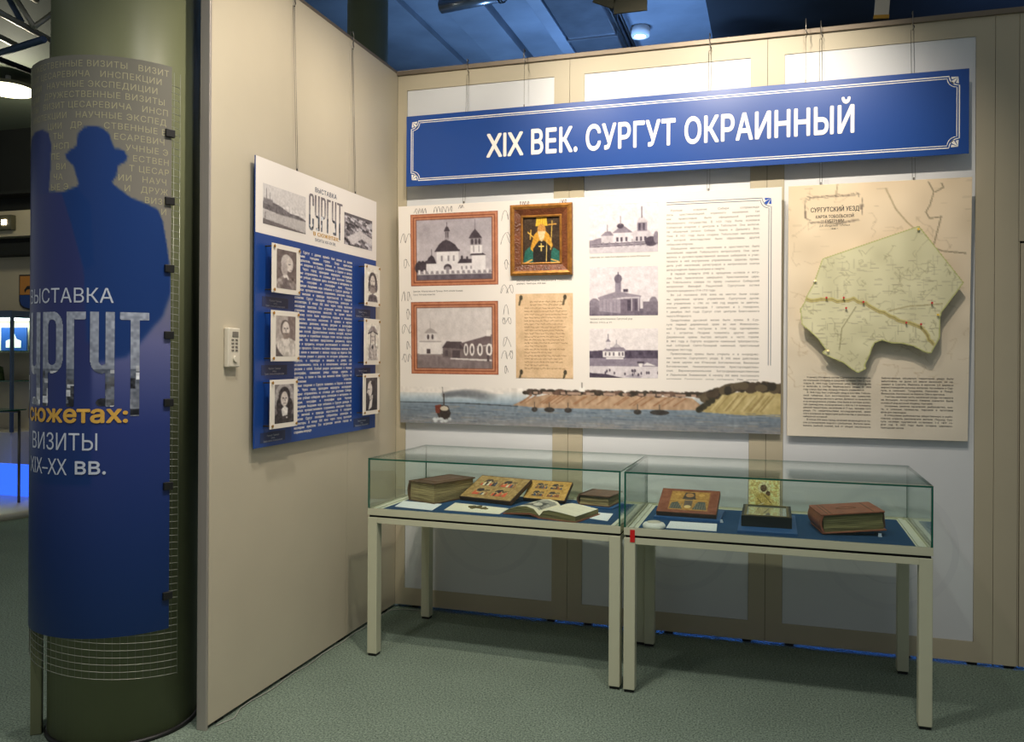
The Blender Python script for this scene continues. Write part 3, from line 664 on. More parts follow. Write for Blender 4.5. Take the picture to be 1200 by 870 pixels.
def hang(parent, x, z0, z1, yw, double=True, y0=None):
    y0 = yw if y0 is None else y0
    """steel cable from the wall top down to a board, with its S hook and clamp (parent's local axes)"""
    for dx in ((-0.006, 0.006) if double else (0.0,)): B().tube([(x+dx, y0, z0), (x+dx, yw, z1-0.06)], 0.0009, 5).done('cable', M['steel'], parent)
    h = B().tube([(x, yw+0.012, z1+0.012), (x, yw+0.012, z1+0.02), (x, yw-0.004, z1+0.022), (x, yw-0.008, z1-0.01), (x, yw-0.004, z1-0.035), (x+0.008, yw-0.004, z1-0.05), (x, yw-0.003, z1-0.065)], 0.0028, 6).done('hook', M['steel'], parent)
    B().box(x-0.003, x+0.003, y0-0.003, y0+0.003, z0-0.002, z0+0.016, bev=0.001).done('cable_clamp', M['steel'], parent)

# ------------------------------------------------------------------ title banner
bn = empty('title_banner', (0.09, -0.078, 2.335), (0, math.radians(0.0), 0)); tag(bn, 'long blue title banner with white border hanging across the top of the back wall', 'banner')
BW, BH = 2.768, 0.385
B().box(0, BW, 0, 0.006, 0, BH, bev=0.001).done('board', M['bblue'], bn)
b = B()
def framed(b, x0, x1, z0, z1, r, wd, y):
    P = []
    for cx, cz, a, c in ((x1, z1, 270, 180), (x0, z1, 0, -90), (x0, z0, 90, 0), (x1, z0, 180, 90)):
        for k in range(9):
            t = (a+(c-a)*k/8)*DEG; P.append((cx+r*math.cos(t), cz+r*math.sin(t)))
    ribbon(b, P, wd, y, closed=True)
framed(b, 0.030, BW-0.040, 0.030, BH-0.030, 0.042, 0.0048, -0.0008)
framed(b, 0.040, BW-0.050, 0.040, BH-0.040, 0.040, 0.0036, -0.0008)
b.done('border_lines', M['white'], bn)
for x, z, sx, sz in ((0.030, 0.030, 1, 1), (0.030, BH-0.030, 1, -1), (BW-0.040, 0.030, -1, 1), (BW-0.040, BH-0.030, -1, -1)):
    b = B(); fan(b, x, z, sx, sz, 0.036, -0.0008); b.done('corner_ornament', M['white'], bn)
Text().add('XIX ВЕК. СУРГУТ ОКРАИННЫЙ', 0.468, 0.133, 0.118, fit=1.828, res=6, off=0.026, track=0.02).mesh('lettering', M['white'], bn, y=-0.001)
for x in (0.672, 2.07): hang(bn, x, BH-0.004, 3.0-2.335, 0.003, double=False)

# ------------------------------------------------------------------ main text board
MW, MH = 2.015, 1.195
mb = empty('text_board', (0.04, -0.025, 1.035), (math.radians(2.157), 0, 0)); tag(mb, 'wide white text board with church photographs and a river painting along its foot', 'board')
B().box(0, MW, 0, 0.005, 0, MH, bev=0.0008).done('board', M['bwhite'], mb)
BG = (240, 233, 226)
def church1():
    a = Art(150, 118, (160, 92, 66)); a.noise(18, 60, 2, 1)
    for i, c in ((0.012, (196, 130, 96)), (0.035, (134, 70, 48)), (0.048, (206, 146, 112)), (0.062, (120, 66, 48))): a.rect(i, i*1.25, 1-i, 1-i*1.25, c)
    x0, x1, y0, y1 = 0.072, 0.925, 0.09, 0.915
    X = lambda u: x0+(x1-x0)*u; Y = lambda v: y0+(y1-y0)*v
    P = lambda pts, c, al=1: a.poly([(X(u), Y(v)) for u, v in pts], c, al)
    Rr = lambda u0, v0, u1, v1, c, al=1: a.rect(X(u0), Y(v0), X(u1), Y(v1), c, al)
    a.grad(y0, y1, (176, 168, 176), (206, 198, 202), x0, x1); a.noise(16, 5, 4, 8, (x0, y0, x1, Y(.8)))
    dk, wh, gy = (70, 60, 68), (232, 226, 228), (150, 142, 148)
    Rr(.0, .88, 1, 1, (104, 94, 104)); a.noise(12, 30, 16, 3, (x0, Y(.88), x1, y1)); Rr(0, .9, 1, .915, (190, 184, 186))
    for k in range(6): a.ell(X(.01+.025*k), Y(.79-.03*(k % 2)), .03, .07, dk)
    Rr(.27, .53, .57, .88, wh); P([(.24, .535), (.30, .42), (.35, .36), (.40, .335), (.45, .36), (.52, .42), (.585, .535)], dk)
    Rr(.385, .19, .44, .34, gy); Rr(.395, .21, .405, .30, dk); Rr(.42, .21, .43, .30, dk); P([(.37, .20), (.395, .13), (.412, .11), (.43, .13), (.455, .20)], dk); a.line([(X(.412), Y(.12)), (X(.412), Y(.05))], .006, dk)
    for u in (.33, .42, .49): Rr(u, .60, u+.025, .69, gy)
    a.ell(X(.42), Y(.80), .045, .05, dk); a.ell(X(.42), Y(.83), .035, .04, gy); Rr(.27, .50, .585, .535, dk)
    Rr(.57, .72, .80, .88, wh); P([(.55, .735), (.59, .66), (.76, .67), (.80, .735)], dk); a.ell(X(.61), Y(.64), .013, .03, dk); a.ell(X(.68), Y(.65), .012, .025, dk)
    for u in (.60, .66, .72): Rr(u, .78, u+.02, .84, gy)
    Rr(.74, .60, .92, .85, wh); P([(.71, .61), (.74, .57), (.88, .57), (.93, .61)], dk); Rr(.725, .43, .875, .58, wh); Rr(.76, .45, .77, .56, gy); Rr(.83, .45, .84, .56, gy)
    Rr(.72, .33, .875, .44, gy); 
    for u in (.735, .785, .83): a.ell(X(u+.012), Y(.385), .013, .04, dk)
    P([(.70, .33), (.735, .25), (.785, .175), (.835, .25), (.88, .33)], dk); a.line([(X(.785), Y(.18)), (X(.785), Y(.02))], .006, dk)
    Rr(.13, .72, .27, .88, wh); P([(.12, .73), (.16, .63), (.205, .58), (.24, .63), (.27, .73)], dk); a.line([(X(.205), Y(.6)), (X(.205), Y(.49))], .006, dk)
    for u in np.arange(.02, .98, .07): Rr(u, .83, u+.03, .905, wh); 
    for u in np.arange(.05, .98, .07): Rr(u+.002, .85, u+.035, .90, gy)
    return a.soft(2).noise(8, 24, 18, 15).noise(6, 90, 70, 5)
def house2():
    a = Art(150, 118, (160, 92, 66)); a.noise(18, 60, 2, 2)
    for i, c in ((0.012, (196, 130, 96)), (0.035, (134, 70, 48)), (0.048, (206, 146, 112)), (0.062, (120, 66, 48))): a.rect(i, i*1.25, 1-i, 1-i*1.25, c)
    x0, x1, y0, y1 = 0.072, 0.925, 0.09, 0.915
    X = lambda u: x0+(x1-x0)*u; Y = lambda v: y0+(y1-y0)*v
    P = lambda pts, c, al=1: a.poly([(X(u), Y(v)) for u, v in pts], c, al)
    Rr = lambda u0, v0, u1, v1, c, al=1: a.rect(X(u0), Y(v0), X(u1), Y(v1), c, al)
    a.grad(y0, y1, (214, 206, 204), (224, 214, 210), x0, x1)
    dk, md, wh, gy = (84, 72, 74), (122, 108, 108), (232, 224, 220), (178, 168, 166)
    Rr(0, .76, 1, 1, (150, 136, 134)); P([(0, .78), (1, .86), (1, 1), (0, 1)], (132, 118, 118)); a.noise(10, 40, 14, 4, (x0, Y(.76), x1, y1))
    Rr(.03, .56, .33, .77, wh); Rr(.10, .42, .27, .57, (222, 214, 212)); P([(.10, .42), (.14, .36), (.18, .33), (.23, .36), (.28, .42)], gy); a.line([(X(.18), Y(.33)), (X(.18), Y(.22))], .006, gy)
    for u in (.14, .2): a.ell(X(u+.012), Y(.48), .012, .035, dk)
    Rr(.13, .68, .18, .76, dk); Rr(.03, .55, .33, .57, gy)
    P([(.35, .82), (.35, .66), (.60, .66), (1, .62), (1, .86), (.6, .84)], md); P([(.34, .66), (.40, .555), (.60, .56), (.64, .67), (.6, .68)], dk); P([(.58, .59), (1.0, .44), (1.0, .60), (.63, .67)], (112, 96, 98))
    Rr(.93, .37, .985, .47, wh); P([(.35, .68), (.45, .67), (.45, .83), (.35, .82)], (110, 98, 98)); Rr(.38, .70, .42, .80, dk); Rr(.48, .70, .58, .83, dk)
    for u, s in ((.66, .026), (.74, .028), (.845, .032), (.965, .036)): a.ell(X(u), Y(.69), s, .085, wh); a.ell(X(u), Y(.69), s*.45, .055, (96, 84, 86))
    P([(.45, .83), (1, .85), (1, .88), (.45, .85)], (226, 218, 214)); Rr(.935, .78, .965, .88, dk)
    return a.soft(2).noise(8, 24, 18, 16).noise(6, 90, 70, 6)
picture('church_photograph', church1(), 0.072, 0.578, 0.755, 1.147, -0.0006, mb)
picture('wooden_house_photograph', house2(), 0.070, 0.576, 0.273, 0.668, -0.0006, mb)
SK, DK, MD, LT = (228, 220, 226), (78, 68, 84), (140, 130, 144), (206, 198, 206)
def photo_a():
    a = Art(110, 78, SK); a.rect(0, .86, 1, 1, LT); a.rect(0, .72, 1, .86, (176, 168, 178))
    a.poly([(0, .8), (0, .74), (.16, .68), (.3, .70), (.34, .80)], MD); a.rect(.18, .63, .36, .79, LT); a.poly([(.17, .64), (.24, .56), (.31, .55), (.37, .64)], MD)
    a.rect(.36, .56, .62, .79, (222, 214, 222)); a.poly([(.34, .59), (.44, .48), (.52, .46), (.64, .59)], MD); a.ell(.46, .45, .05, .05, DK); a.line([(.46, .42), (.46, .25)], .012, MD)
    a.line([(.27, .56), (.27, .42)], .012, MD); a.poly([(.60, .66), (.66, .55), (.86, .55), (.94, .66)], LT); a.rect(.64, .65, .92, .79, LT)
    a.rect(.70, .38, .84, .57, MD); a.rect(.72, .41, .75, .55, DK); a.rect(.78, .41, .81, .55, DK); a.poly([(.68, .40), (.77, .24), (.86, .40)], LT); a.line([(.765, .30), (.765, .08)], .014, DK)
    for u in (.40, .46, .53, .68, .74, .80): a.rect(u, .68, u+.03, .76, DK)
    for y in (.80, .84): a.line([(0, y+.02), (1, y-.02)], .012, DK)
    for u in np.arange(.02, 1, .09): a.rect(u, .77, u+.018, .87, MD)
    a.ell(.9, .78, .09, .1, DK); a.ell(.97, .70, .04, .12, MD); a.line([(0, .005), (1, .005)], .012, LT)
    return a.soft(2).noise(10, 22, 16, 39).noise(8, 60, 44, 9)
def photo_b():
    a = Art(110, 78, (226, 218, 224)); a.rect(0, .86, 1, 1, (120, 110, 126)); a.noise(16, 40, 10, 3, (0, .86, 1, 1))
    a.ell(.08, .76, .08, .12, MD); a.ell(.93, .74, .06, .12, MD); a.rect(.0, .82, .2, .95, (130, 120, 134)); a.rect(.78, .72, 1, .92, (128, 118, 132))
    a.poly([(.15, .64), (.15, .90), (.46, .95), (.46, .66)], (164, 154, 168)); a.poly([(.46, .66), (.46, .95), (.74, .92), (.74, .64)], (120, 108, 124))
    for u in (.2, .25, .3, .35, .40): a.line([(u, .68), (u, .92)], .006, MD)
    a.poly([(.13, .62), (.42, .50), (.58, .55), (.76, .60), (.74, .66), (.46, .64), (.14, .67)], (150, 140, 154)); a.rect(.38, .26, .47, .52, (142, 132, 148)); a.ell(.425, .25, .055, .09, (110, 100, 116)); a.line([(.425, .2), (.425, .12)], .012, DK)
    a.rect(.50, .46, .57, .52, DK); a.rect(.56, .68, .62, .90, DK); a.rect(.66, .66, .70, .9, (90, 80, 96))
    a.rect(.47, .62, .73, .65, LT); a.line([(.62, .66), (.62, .9)], .014, LT); a.line([(.72, .66), (.72, .9)], .014, LT)
    return a.soft(2).noise(10, 22, 16, 40).noise(8, 60, 44, 10)
def photo_c():
    a = Art(110, 80, (232, 224, 226)); a.poly([(0, .46), (.2, .44), (1, .44), (1, .66), (0, .66)], (84, 74, 92)); a.noise(20, 30, 12, 3, (0, .44, 1, .6)); a.rect(0, .60, 1, .76, (142, 132, 148)); a.rect(0, .76, 1, 1, (214, 206, 212))
    a.rect(.20, .44, .52, .58, (232, 226, 228)); a.poly([(.18, .46), (.26, .38), (.5, .38), (.55, .46)], MD); a.rect(.25, .26, .31, .42, (220, 212, 218)); a.poly([(.24, .27), (.28, .20), (.32, .27)], MD); a.line([(.28, .22), (.28, .12)], .012, MD)
    a.poly([(.34, .38), (.40, .30), (.47, .38)], (186, 178, 186)); a.line([(.40, .32), (.40, .24)], .01, MD)
    for u in (.23, .29, .35, .43, .48): a.rect(u, .48, u+.02, .55, DK)
    a.rect(.25, .59, .5, .62, (236, 230, 232)); a.ell(.75, .72, .03, .05, (236, 230, 232)); a.poly([(.78, .74), (.84, .68), (.97, .75)], (236, 230, 232)); a.rect(.7, .66, .8, .70, DK)
    a.poly([(0, .90), (.25, .92), (.5, 1.0), (0, 1)], DK); a.poly([(.52, .97), (.6, .92), (.78, .95), (.74, 1)], (176, 168, 180)); a.line([(.66, .92), (.66, .82)], .01, DK)
    rg = random.Random(3)
    for k in range(16): x = rg.random(); a.ell(x, .84+.1*rg.random(), .012, .03, DK)
    return a.soft(2).noise(10, 22, 16, 42).noise(8, 60, 44, 12)
for nm, f, z0, z1 in (('white_church_photograph', photo_a, 0.903, 1.151), ('wooden_chapel_photograph', photo_b, 0.584, 0.833), ('river_church_photograph', photo_c, 0.265, 0.517)): picture(nm, f(), 1.072, 1.424, z0, z1, -0.0006, mb)
# handwritten letter, printed with its clips
a = Art(90, 126, (222, 190, 152)); a.noise(12, 8, 10, 4); rg = random.Random(8)
for k in range(22):
    y = .10+.037*k; x = .16 + (0.1 if k in (0, 1) else 0); xe = .82 if k not in (14, 16, 20) else .45+.2*rg.random()
    while x < xe:
        wl_ = .03+.07*rg.random(); pts = [(x+wl_*t/6, y+rg.uniform(-.006, .006)) for t in range(7)]; a.line(pts, .009, (150, 116, 86), .85); x += wl_+.018
for x, y in ((.10, .08), (.86, .08), (.10, .95), (.86, .95)): a.line([(x, y-.035), (x-.03, y+.05)], .035, (100, 88, 66)); a.ell(x, y-.03, .03, .03, (74, 66, 52))
picture('handwritten_letter', a.noise(8, 60, 80, 9), 0.674, 0.985, 0.255, 0.703, -0.0006, mb)
# river painting along the foot
a = Art(500, 66, BG, asp=0.26/MW)
vz = lambda v: 1-v/0.26
a.grad(vz(.185), vz(.15), BG, (196, 206, 212)); a.grad(vz(.15), vz(.118), (196, 206, 212), (150, 170, 186))
a.a = np.where(((a.X < .30) & (a.Y < vz(.17)))[..., None], np.array(BG, float), a.a)
a.grad(vz(.118), vz(.06), (132, 148, 162), (118, 130, 142)); a.grad(vz(.06), 1, (118, 130, 142), (140, 138, 138))
a.poly([(0, vz(.119)), (.18, vz(.119)), (.34, vz(.108)), (.34, vz(.104)), (.18, vz(.114)), (0, vz(.114))], (60, 64, 66))
a.poly([(.325, vz(.112)), (.36, vz(.145)), (.42, vz(.172)), (.6, vz(.178)), (.79, vz(.168)), (.82, vz(.12)), (.80, vz(.108)), (.5, vz(.102)), (.4, vz(.1))], (184, 154, 126))
a.poly([(.80, vz(.102)), (.83, vz(.150)), (.87, vz(.195)), (.93, vz(.205)), (1.0, vz(.212)), (1.0, vz(.086)), (.92, vz(.088))], (188, 170, 118))
a.noise(16, 120, 8, 3, (.32, vz(.2), 1, vz(.09)))
rg = random.Random(21)
for k in range(120): x = .36+.45*rg.random(); a.ell(x, vz(.178+.012*rg.random()), .006+.006*rg.random(), .03+.02*rg.random(), rg.choice(((84, 70, 62), (110, 86, 74), (64, 56, 48))))
for k in range(30): x = .36+.44*rg.random(); a.rect(x, vz(.186), x+.012, vz(.174), (178, 150, 132))
for k in range(26): x = .37+.42*rg.random(); a.line([(x, vz(.165)), (x-.03, vz(.125))], .003, (160, 120, 90))
for k in range(70): t = rg.random(); x = .815+.185*t; a.ell(x, vz(.165+.055*min(1, t*2.2)+.012*rg.random()), .007+.009*rg.random(), .05+.05*rg.random(), rg.choice(((58, 52, 44), (78, 66, 54), (96, 84, 66))))
for k in range(8): t = rg.random(); a.ell(.80+.04*t, vz(.10+.06*t), .008, .06, (62, 58, 46))
for k in range(22): x = .86+.14*rg.random(); a.line([(x, vz(.185)), (x-.03, vz(.11))], .003, rg.choice(((160, 140, 92), (206, 190, 140))))
for k in range(220): x, y = rg.random(), vz(.10*rg.random()); a.line([(x, y), (x+.02+.03*rg.random(), y+.004)], .0016, rg.choice(((100, 114, 128), (158, 166, 172), (90, 104, 120), (150, 146, 138))), .7)
for x, s in ((.385, .008), (.425, .014), (.475, .010), (.655, .010), (.71, .024)): a.ell(x, vz(.092), s, .05, (62, 58, 56)); a.line([(x, vz(.092)), (x, vz(.13))], .0014, (80, 74, 70))
for k in range(26): t = k/26; a.ell(.128+.14*t+.006*rg.random(), vz(.158+.02*math.sin(t*2.2)-.03*t*t), .009+.016*t, .05+.04*t, (112, 116, 122), .55*(1-t)+.06, soft=.5)
a.poly([(.108, vz(.065)), (.112, vz(.09)), (.124, vz(.105)), (.142, vz(.10)), (.150, vz(.06)), (.142, vz(.018)), (.128, vz(.012)), (.116, vz(.03))], (62, 54, 50)); a.poly([(.104, vz(.10)), (.122, vz(.108)), (.118, vz(.06)), (.106, vz(.06))], (124, 66, 52))
a.ell(.131, vz(.085), .012, .05, (206, 196, 178)); a.rect(.128, vz(.165), .132, vz(.10), (66, 60, 56)); a.line([(.126, vz(.2)), (.130, vz(.10))], .0014, (90, 84, 80))
for k in range(24): a.ell(.125+.05*(rg.random()-.5), vz(.012+.02*rg.random()), .005, .025, (214, 220, 222), .6)
a.poly([(.505, vz(.19)), (.505, vz(.215)), (.52, vz(.215)), (.52, vz(.19))], (244, 240, 234)); a.line([(.512, vz(.21)), (.512, vz(.235))], .002, (90, 80, 76))
picture('river_painting', a.soft(1).noise(9, 160, 20, 6, (0, vz(.2), 1, 1)), 0, MW, 0, 0.26, -0.0006, mb)
# body text, captions
LINES = ['>Русское освоение Сибири сопровожда-', 'лось христианизацией коренного населения, так', 'как православие было официальной религией', 'Московского государства. В 1620 году была основана', 'Сибирская епархия с центром в Тобольске. Она включа-', 'ла обширный регион Сибири, Урала и Дальнего Вос-', 'тока. В 1621 году была создана Тобольская митрополия,', 'из которой впоследствии были образованы другие', '<сибирские епархии.',
 '>Обращение местного населения в христианство было', 'важнейшей задачей Тобольского митрополита. Они зани-', 'мались и духовно-нравственной жизнью сибиряков и учас-', 'твовали в ней внутренним управлением. Церковь прово-', 'дила учёт населения, регистрируя в метрических книгах', '<дела рождения, бракосочетания и смерти.',
 '>В первой четверти XVIII в. крещение остяков и вогу-', 'лов было практически завершено. Христианином церк-', 'ви Тобольского севера по праву считается Сибирский', 'митрополит Филофей Лещинский. Сургутские остяки', '<приняли крещение в 1714–1715 годы.',
 '>Во 2-й половине XVIII века на местах были созда-', 'ны церковные органы управления. Сургутское духов-', 'ное управление с 1781 по 1843 год ведало за деятель-', 'ностью девяти приходов: 7 сельских и 2 городских.', '9 декабря 1869 года Сургут стал центром Благочинного', '<округа Югорского.',
 '>Средоточием духовной жизни были храмы. В Сур-', 'гуте первый деревянный храм во имя Живоначаль-', 'ной Троицы был построен в 1594 году одновремен-', 'но с острогом. Позднее появились другие церкви.', 'Деревянные храмы быстро ветшали и часто горели.', 'В 1801 году в Сургуте воздвигли каменный трёхпрестоль-', 'ный соборный Свято-Троицкий каменный, престольный', '<праздник 1810 году.',
 '>Православные храмы были открыты и в инородчес-', 'ких волостях Сургутского уезда. В XIX веке действова-', 'ли такие церкви как Юганская Богоявленская, Ваховская', 'Богоявленская, Нижнелумпокольская Христорождествен-', 'ская, Верхнелумпокольская Богородицерождественская', 'и Ларьякская Знаменская. К началу XX века постоянного', 'населения Сургутского уезда составляло 7744 человек,', '<из них 5200 были православными.']
def body(T, lines, x0, x1, ztop, pitch, cap, ind=0.02, off=0.0):
    for i, t in enumerate(lines):
        z = ztop-pitch*i; xa = x0
        short = t.startswith('<')
        if t.startswith('>'): xa += ind
        t = t.lstrip('<>')
        if short: T.add(t, xa, z, cap, res=1, off=off, sx=0.95)
        else: T.add(t, xa, z, cap, fit=x1-xa, res=1, off=off, just=True, sx=0.9)
T = Text(); body(T, LINES, 1.466, 1.914, 1.100, 0.02105, 0.0098, off=0.0); T.mesh('body_text', M['ink2'], mb, y=-0.0005)
T = Text()
for t, x, z, wd in (('Церковь Живоначальной Троицы. Фото начала XX века', 0.085, 0.722, 0.29), ('Сургут. Фотограф неизвестен', 0.085, 0.704, 0.13), ('Здание Сургутского училища постройки XIX века. Фото начала XX века', 0.085, 0.250, 0.42), ('Фото из фондов музея', 0.085, 0.233, 0.14),
                   ('Икона святителя, писанная в Тобольске', 0.680, 0.768, 0.30), ('дерево, темпера, XIX век', 0.680, 0.753, 0.16), ('Письмо Сургутского священника Тобольскому', 0.680, 0.232, 0.27), ('архиерею о крещении остяков,', 0.680, 0.217, 0.24), ('хранится в Тобольском архиве, копия', 0.680, 0.202, 0.25), ('бумага, чернила', 0.680, 0.187, 0.12),
                   ('Церковь во имя Богоявления в селе Юганском', 1.074, 0.880, 0.31), ('Часовня в юртах Каюковых. Сургутский уезд', 1.074, 0.563, 0.22), ('Фото 1910-х гг.', 1.074, 0.545, 0.12), ('Церковь на берегу Оби, Тобольская губерния', 1.14, 0.243, 0.20)):
    Text().add(t, x, z, 0.0085, fit=wd, res=1).mesh('caption', M['ink'], mb, y=-0.0005)
b = B(); y = -0.0006
for o1, rr in ((0.0, 0.042), (0.011, 0.038)):
    xc, zc = 1.967-o1, 1.146-o1
    ribbon(b, [(1.466, zc), (1.7, zc)] + [(xc+rr*math.cos(t*DEG), zc+rr*math.sin(t*DEG)) for t in np.linspace(180, 270, 9)] + [(xc, 0.7), (xc, 0.335)], 0.0026, y)
b.done('border_lines', M['navy'], mb)
b = B(); fan(b, 1.970, 1.149, -1, -1, 0.036, -0.0007); b.done('corner_ornament', M['cblue'], mb)
# enlarged handwriting in the ground of the board
b = B(); rg = random.Random(14)
def scribble(x, z, n, h, wd):
    for k in range(n):
        s = h*rg.uniform(.55, .95); P = []; ph = rg.random()*6; q = rg.uniform(.6, 1.2)
        for t in np.linspace(0, 2*PI, 14): P.append((x+s*(.08*t+.30*math.sin(t+ph)*q), z+h*.5*math.sin(t*1.5+ph)*rg.uniform(.8, 1)))
        ribbon(b, P, wd, -0.0004); x += s*.85
for x, z, n, h in ((.02, 1.02, 2, .06), (.03, .88, 1, .06), (.02, .70, 2, .06), (.04, .60, 1, .07), (.02, .52, 2, .055), (.04, .43, 1, .05), (.02, .36, 2, .05), (.10, 1.165, 4, .03), (.215, 1.168, 5, .036), (.36, 1.178, 2, .02), (.605, 1.12, 1, .06), (.61, 1.0, 1, .07), (.61, .86, 1, .06), (.60, .73, 2, .05), (.61, .62, 1, .06), (.60, .56, 2, .04), (.61, .45, 1, .06), (.60, .38, 2, .05), (.61, .30, 1, .05), (.70, 1.18, 4, .02), (.92, 1.18, 3, .02)):
    scribble(x, z, n, h, 0.0022)
tag(b.done('handwriting_print', M['hand'], mb), kind='stuff')
for x in (0.384, 1.67): hang(mb, x, MH-0.004, 1.963, 0.080, y0=0.003)

# framed icon hung on the text board
ic = empty('framed_icon', (0.04+0.652, -0.025-0.036, 1.035+0.797), (math.radians(2.157), 0, 0)); tag(ic, 'small icon of a bearded figure in a heavy brown wooden frame on the text board', 'icon')
IW, IH = 0.334, 0.371
prof = [(0.0, 0.006), (0.0, -0.016), (0.012, -0.022), (0.024, -0.018), (0.056, -0.006), (0.062, -0.010), (0.068, -0.008), (0.068, 0.006)]
def frame_side(p0, p1, din):
    b = B(); p0 = Vector(p0); p1 = Vector(p1); d = (p1-p0).normalized(); n = Vector(din); R0, R1 = [], []
    for w_, dep in prof:
        R0.append(b.bm.verts.new((p0.x+n.x*w_+d.x*w_, dep, p0.y+n.y*w_+d.y*w_))); R1.append(b.bm.verts.new((p1.x+n.x*w_-d.x*w_, dep, p1.y+n.y*w_-d.y*w_)))
    k = len(prof)
    for i in range(k):
        f = b.bm.faces.new([R0[i], R1[i], R1[(i+1) % k], R0[(i+1) % k]]); f.material_index = 1 if i in (1, 2, 4, 5) else 0
    b.bm.faces.new(R0); b.bm.faces.new(R1[::-1])
    return b.done('frame_side', [M['fwood'], M['fgold']], ic)
frame_side((0, 0), (IW, 0), (0, 1)); frame_side((IW, 0), (IW, IH), (-1, 0)); frame_side((IW, IH), (0, IH), (0, -1)); frame_side((0, IH), (0, 0), (1, 0))
a = Art(66, 84, (58, 40, 22)); a.noise(14, 10, 12, 4)
a.poly([(.0, 1), (.06, .72), (.2, .62), (.32, .8), (.3, 1)], (30, 96, 84)); a.poly([(.72, 1), (.70, .8), (.82, .66), (.97, .74), (1, 1)], (34, 100, 88))
a.poly([(.20, .68), (.30, .40), (.42, .30), (.58, .30), (.70, .40), (.80, .62), (.70, .74), (.5, .78), (.3, .76)], (206, 148, 44)); a.poly([(.28, 1), (.27, .68), (.42, .52), (.58, .52), (.76, .66), (.74, 1)], (30, 24, 18))
a.rect(.36, .03, .64, .22, (224, 178, 44)); a.poly([(.34, .22), (.38, .02), (.62, .02), (.66, .22)], (228, 184, 52)); a.ell(.5, .30, .11, .12, (196, 138, 66)); a.poly([(.40, .33), (.60, .33), (.56, .48), (.5, .54), (.44, .48)], (220, 196, 150))
a.line([(.14, .34), (.28, .44)], .03, (216, 170, 70)); a.line([(.22, .30), (.20, .48)], .03, (216, 170, 70)); a.line([(.78, .12), (.74, .7)], .022, (214, 176, 84)); a.line([(.68, .2), (.88, .19)], .03, (206, 150, 60)); a.line([(.64, .5), (.62, 1)], .02, (222, 190, 110))
a.line([(.49, .58), (.49, .72)], .03, (230, 200, 110)); a.line([(.43, .63), (.55, .63)], .03, (230, 200, 110)); a.line([(.06, .97), (.24, .9)], .04, (214, 170, 90)); a.line([(.76, .9), (.96, .95)], .03, (214, 170, 90))
for u in (.42, .47, .53, .58): a.line([(u, .05), (u, .2)], .012, (186, 134, 26))
picture('painted_panel', a.noise(16, 40, 50, 5), 0.066, IW-0.066, 0.058, IH-0.058, 0.001, ic, M['paint'])

# ------------------------------------------------------------------ map board
PW, PH = 0.785, 1.198
mp_ = empty('map_board', (2.085, -0.025, 1.03), (math.radians(3.1), 0, 0)); tag(mp_, 'cream map board with a raised green district map at the right of the back wall', 'board')
B().box(0, PW, 0, 0.005, 0, PH, bev=0.0008).done('board', mat('map_board_paper', (232, 214, 186), 0.45), mp_)
a = Art(150, 228, (232, 214, 186)); a.grad(0, 1, (236, 214, 182), (226, 216, 198)); a.noise(9, 8, 12, 3); rg = random.Random(31); LN = (196, 176, 146)
for k in range(46):
    x, y = rg.random(), rg.random()*.75; P = [(x, y)]
    for q in range(7): x += rg.uniform(-.03, .05); y += rg.uniform(-.02, .03); P.append((x, y))
    a.line(P, .004, LN, .55)
for k in range(60): x, y = rg.random(), rg.random()*.8; a.line([(x, y), (x+.02+.05*rg.random(), y)], .004, LN, .5)
a.line([(.545, .03), (.60, .11), (.66, .16), (.72, .20)], .008, (170, 152, 118), .8)
a.line([(.77, .012), (.80, .05), (.78, .10), (.76, .125), (.78, .15), (.84, .145), (.80, .26), (.85, .275), (.97, .285)], .006, (128, 116, 92), .9); a.line([(.84, .02), (.85, .035), (.81, .05)], .006, (128, 116, 92), .9); a.line([(.28, .0), (.27, .05)], .006, (128, 116, 92), .7)
CR = (96, 84, 76)
for P in ([(.12, .052), (.16, .047), (.22, .054), (.28, .043), (.34, .05), (.39, .047)], [(.12, .145), (.18, .15), (.24, .155), (.30, .153), (.36, .145), (.40, .145)], [(.10, .06), (.095, .10), (.10, .13)], [(.415, .06), (.42, .09), (.415, .125)], [(.11, .045), (.13, .05), (.12, .06), (.105, .055)], [(.385, .04), (.40, .045), (.395, .055)], [(.10, .13), (.13, .14)], [(.14, .053), (.22, .046), (.3, .052), (.37, .042)], [(.13, .152), (.2, .144), (.28, .158), (.38, .148)]): a.line(P, .0052, CR, .6)
a.rect(.405, .085, .42, .105, CR, .6); a.rect(.095, .10, .107, .13, CR, .5)
picture('map_ground', a, 0.001, PW-0.001, 0.001, PH-0.001, -0.0005, mp_)
T = Text(); T.add('СУРГУТСКИЙ УЕЗД', 0.207, 1.070, 0.020, 'C', fit=0.215, res=2, off=0.02); T.add('КАРТА ТОБОЛЬСКОЙ', 0.207, 1.040, 0.0135, 'C', fit=0.17, res=1, off=0.02); T.add('ГУБЕРНИИ', 0.207, 1.018, 0.0135, 'C', fit=0.085, res=1, off=0.02); T.add('Д.И. Менделеев. Тобольск', 0.207, 1.000, 0.009, 'C', fit=0.135, res=1); T.add('1848 г.', 0.207, 0.985, 0.008, 'C', fit=0.035, res=1)
T.mesh('cartouche_text', M['ink'], mp_, y=-0.0011)
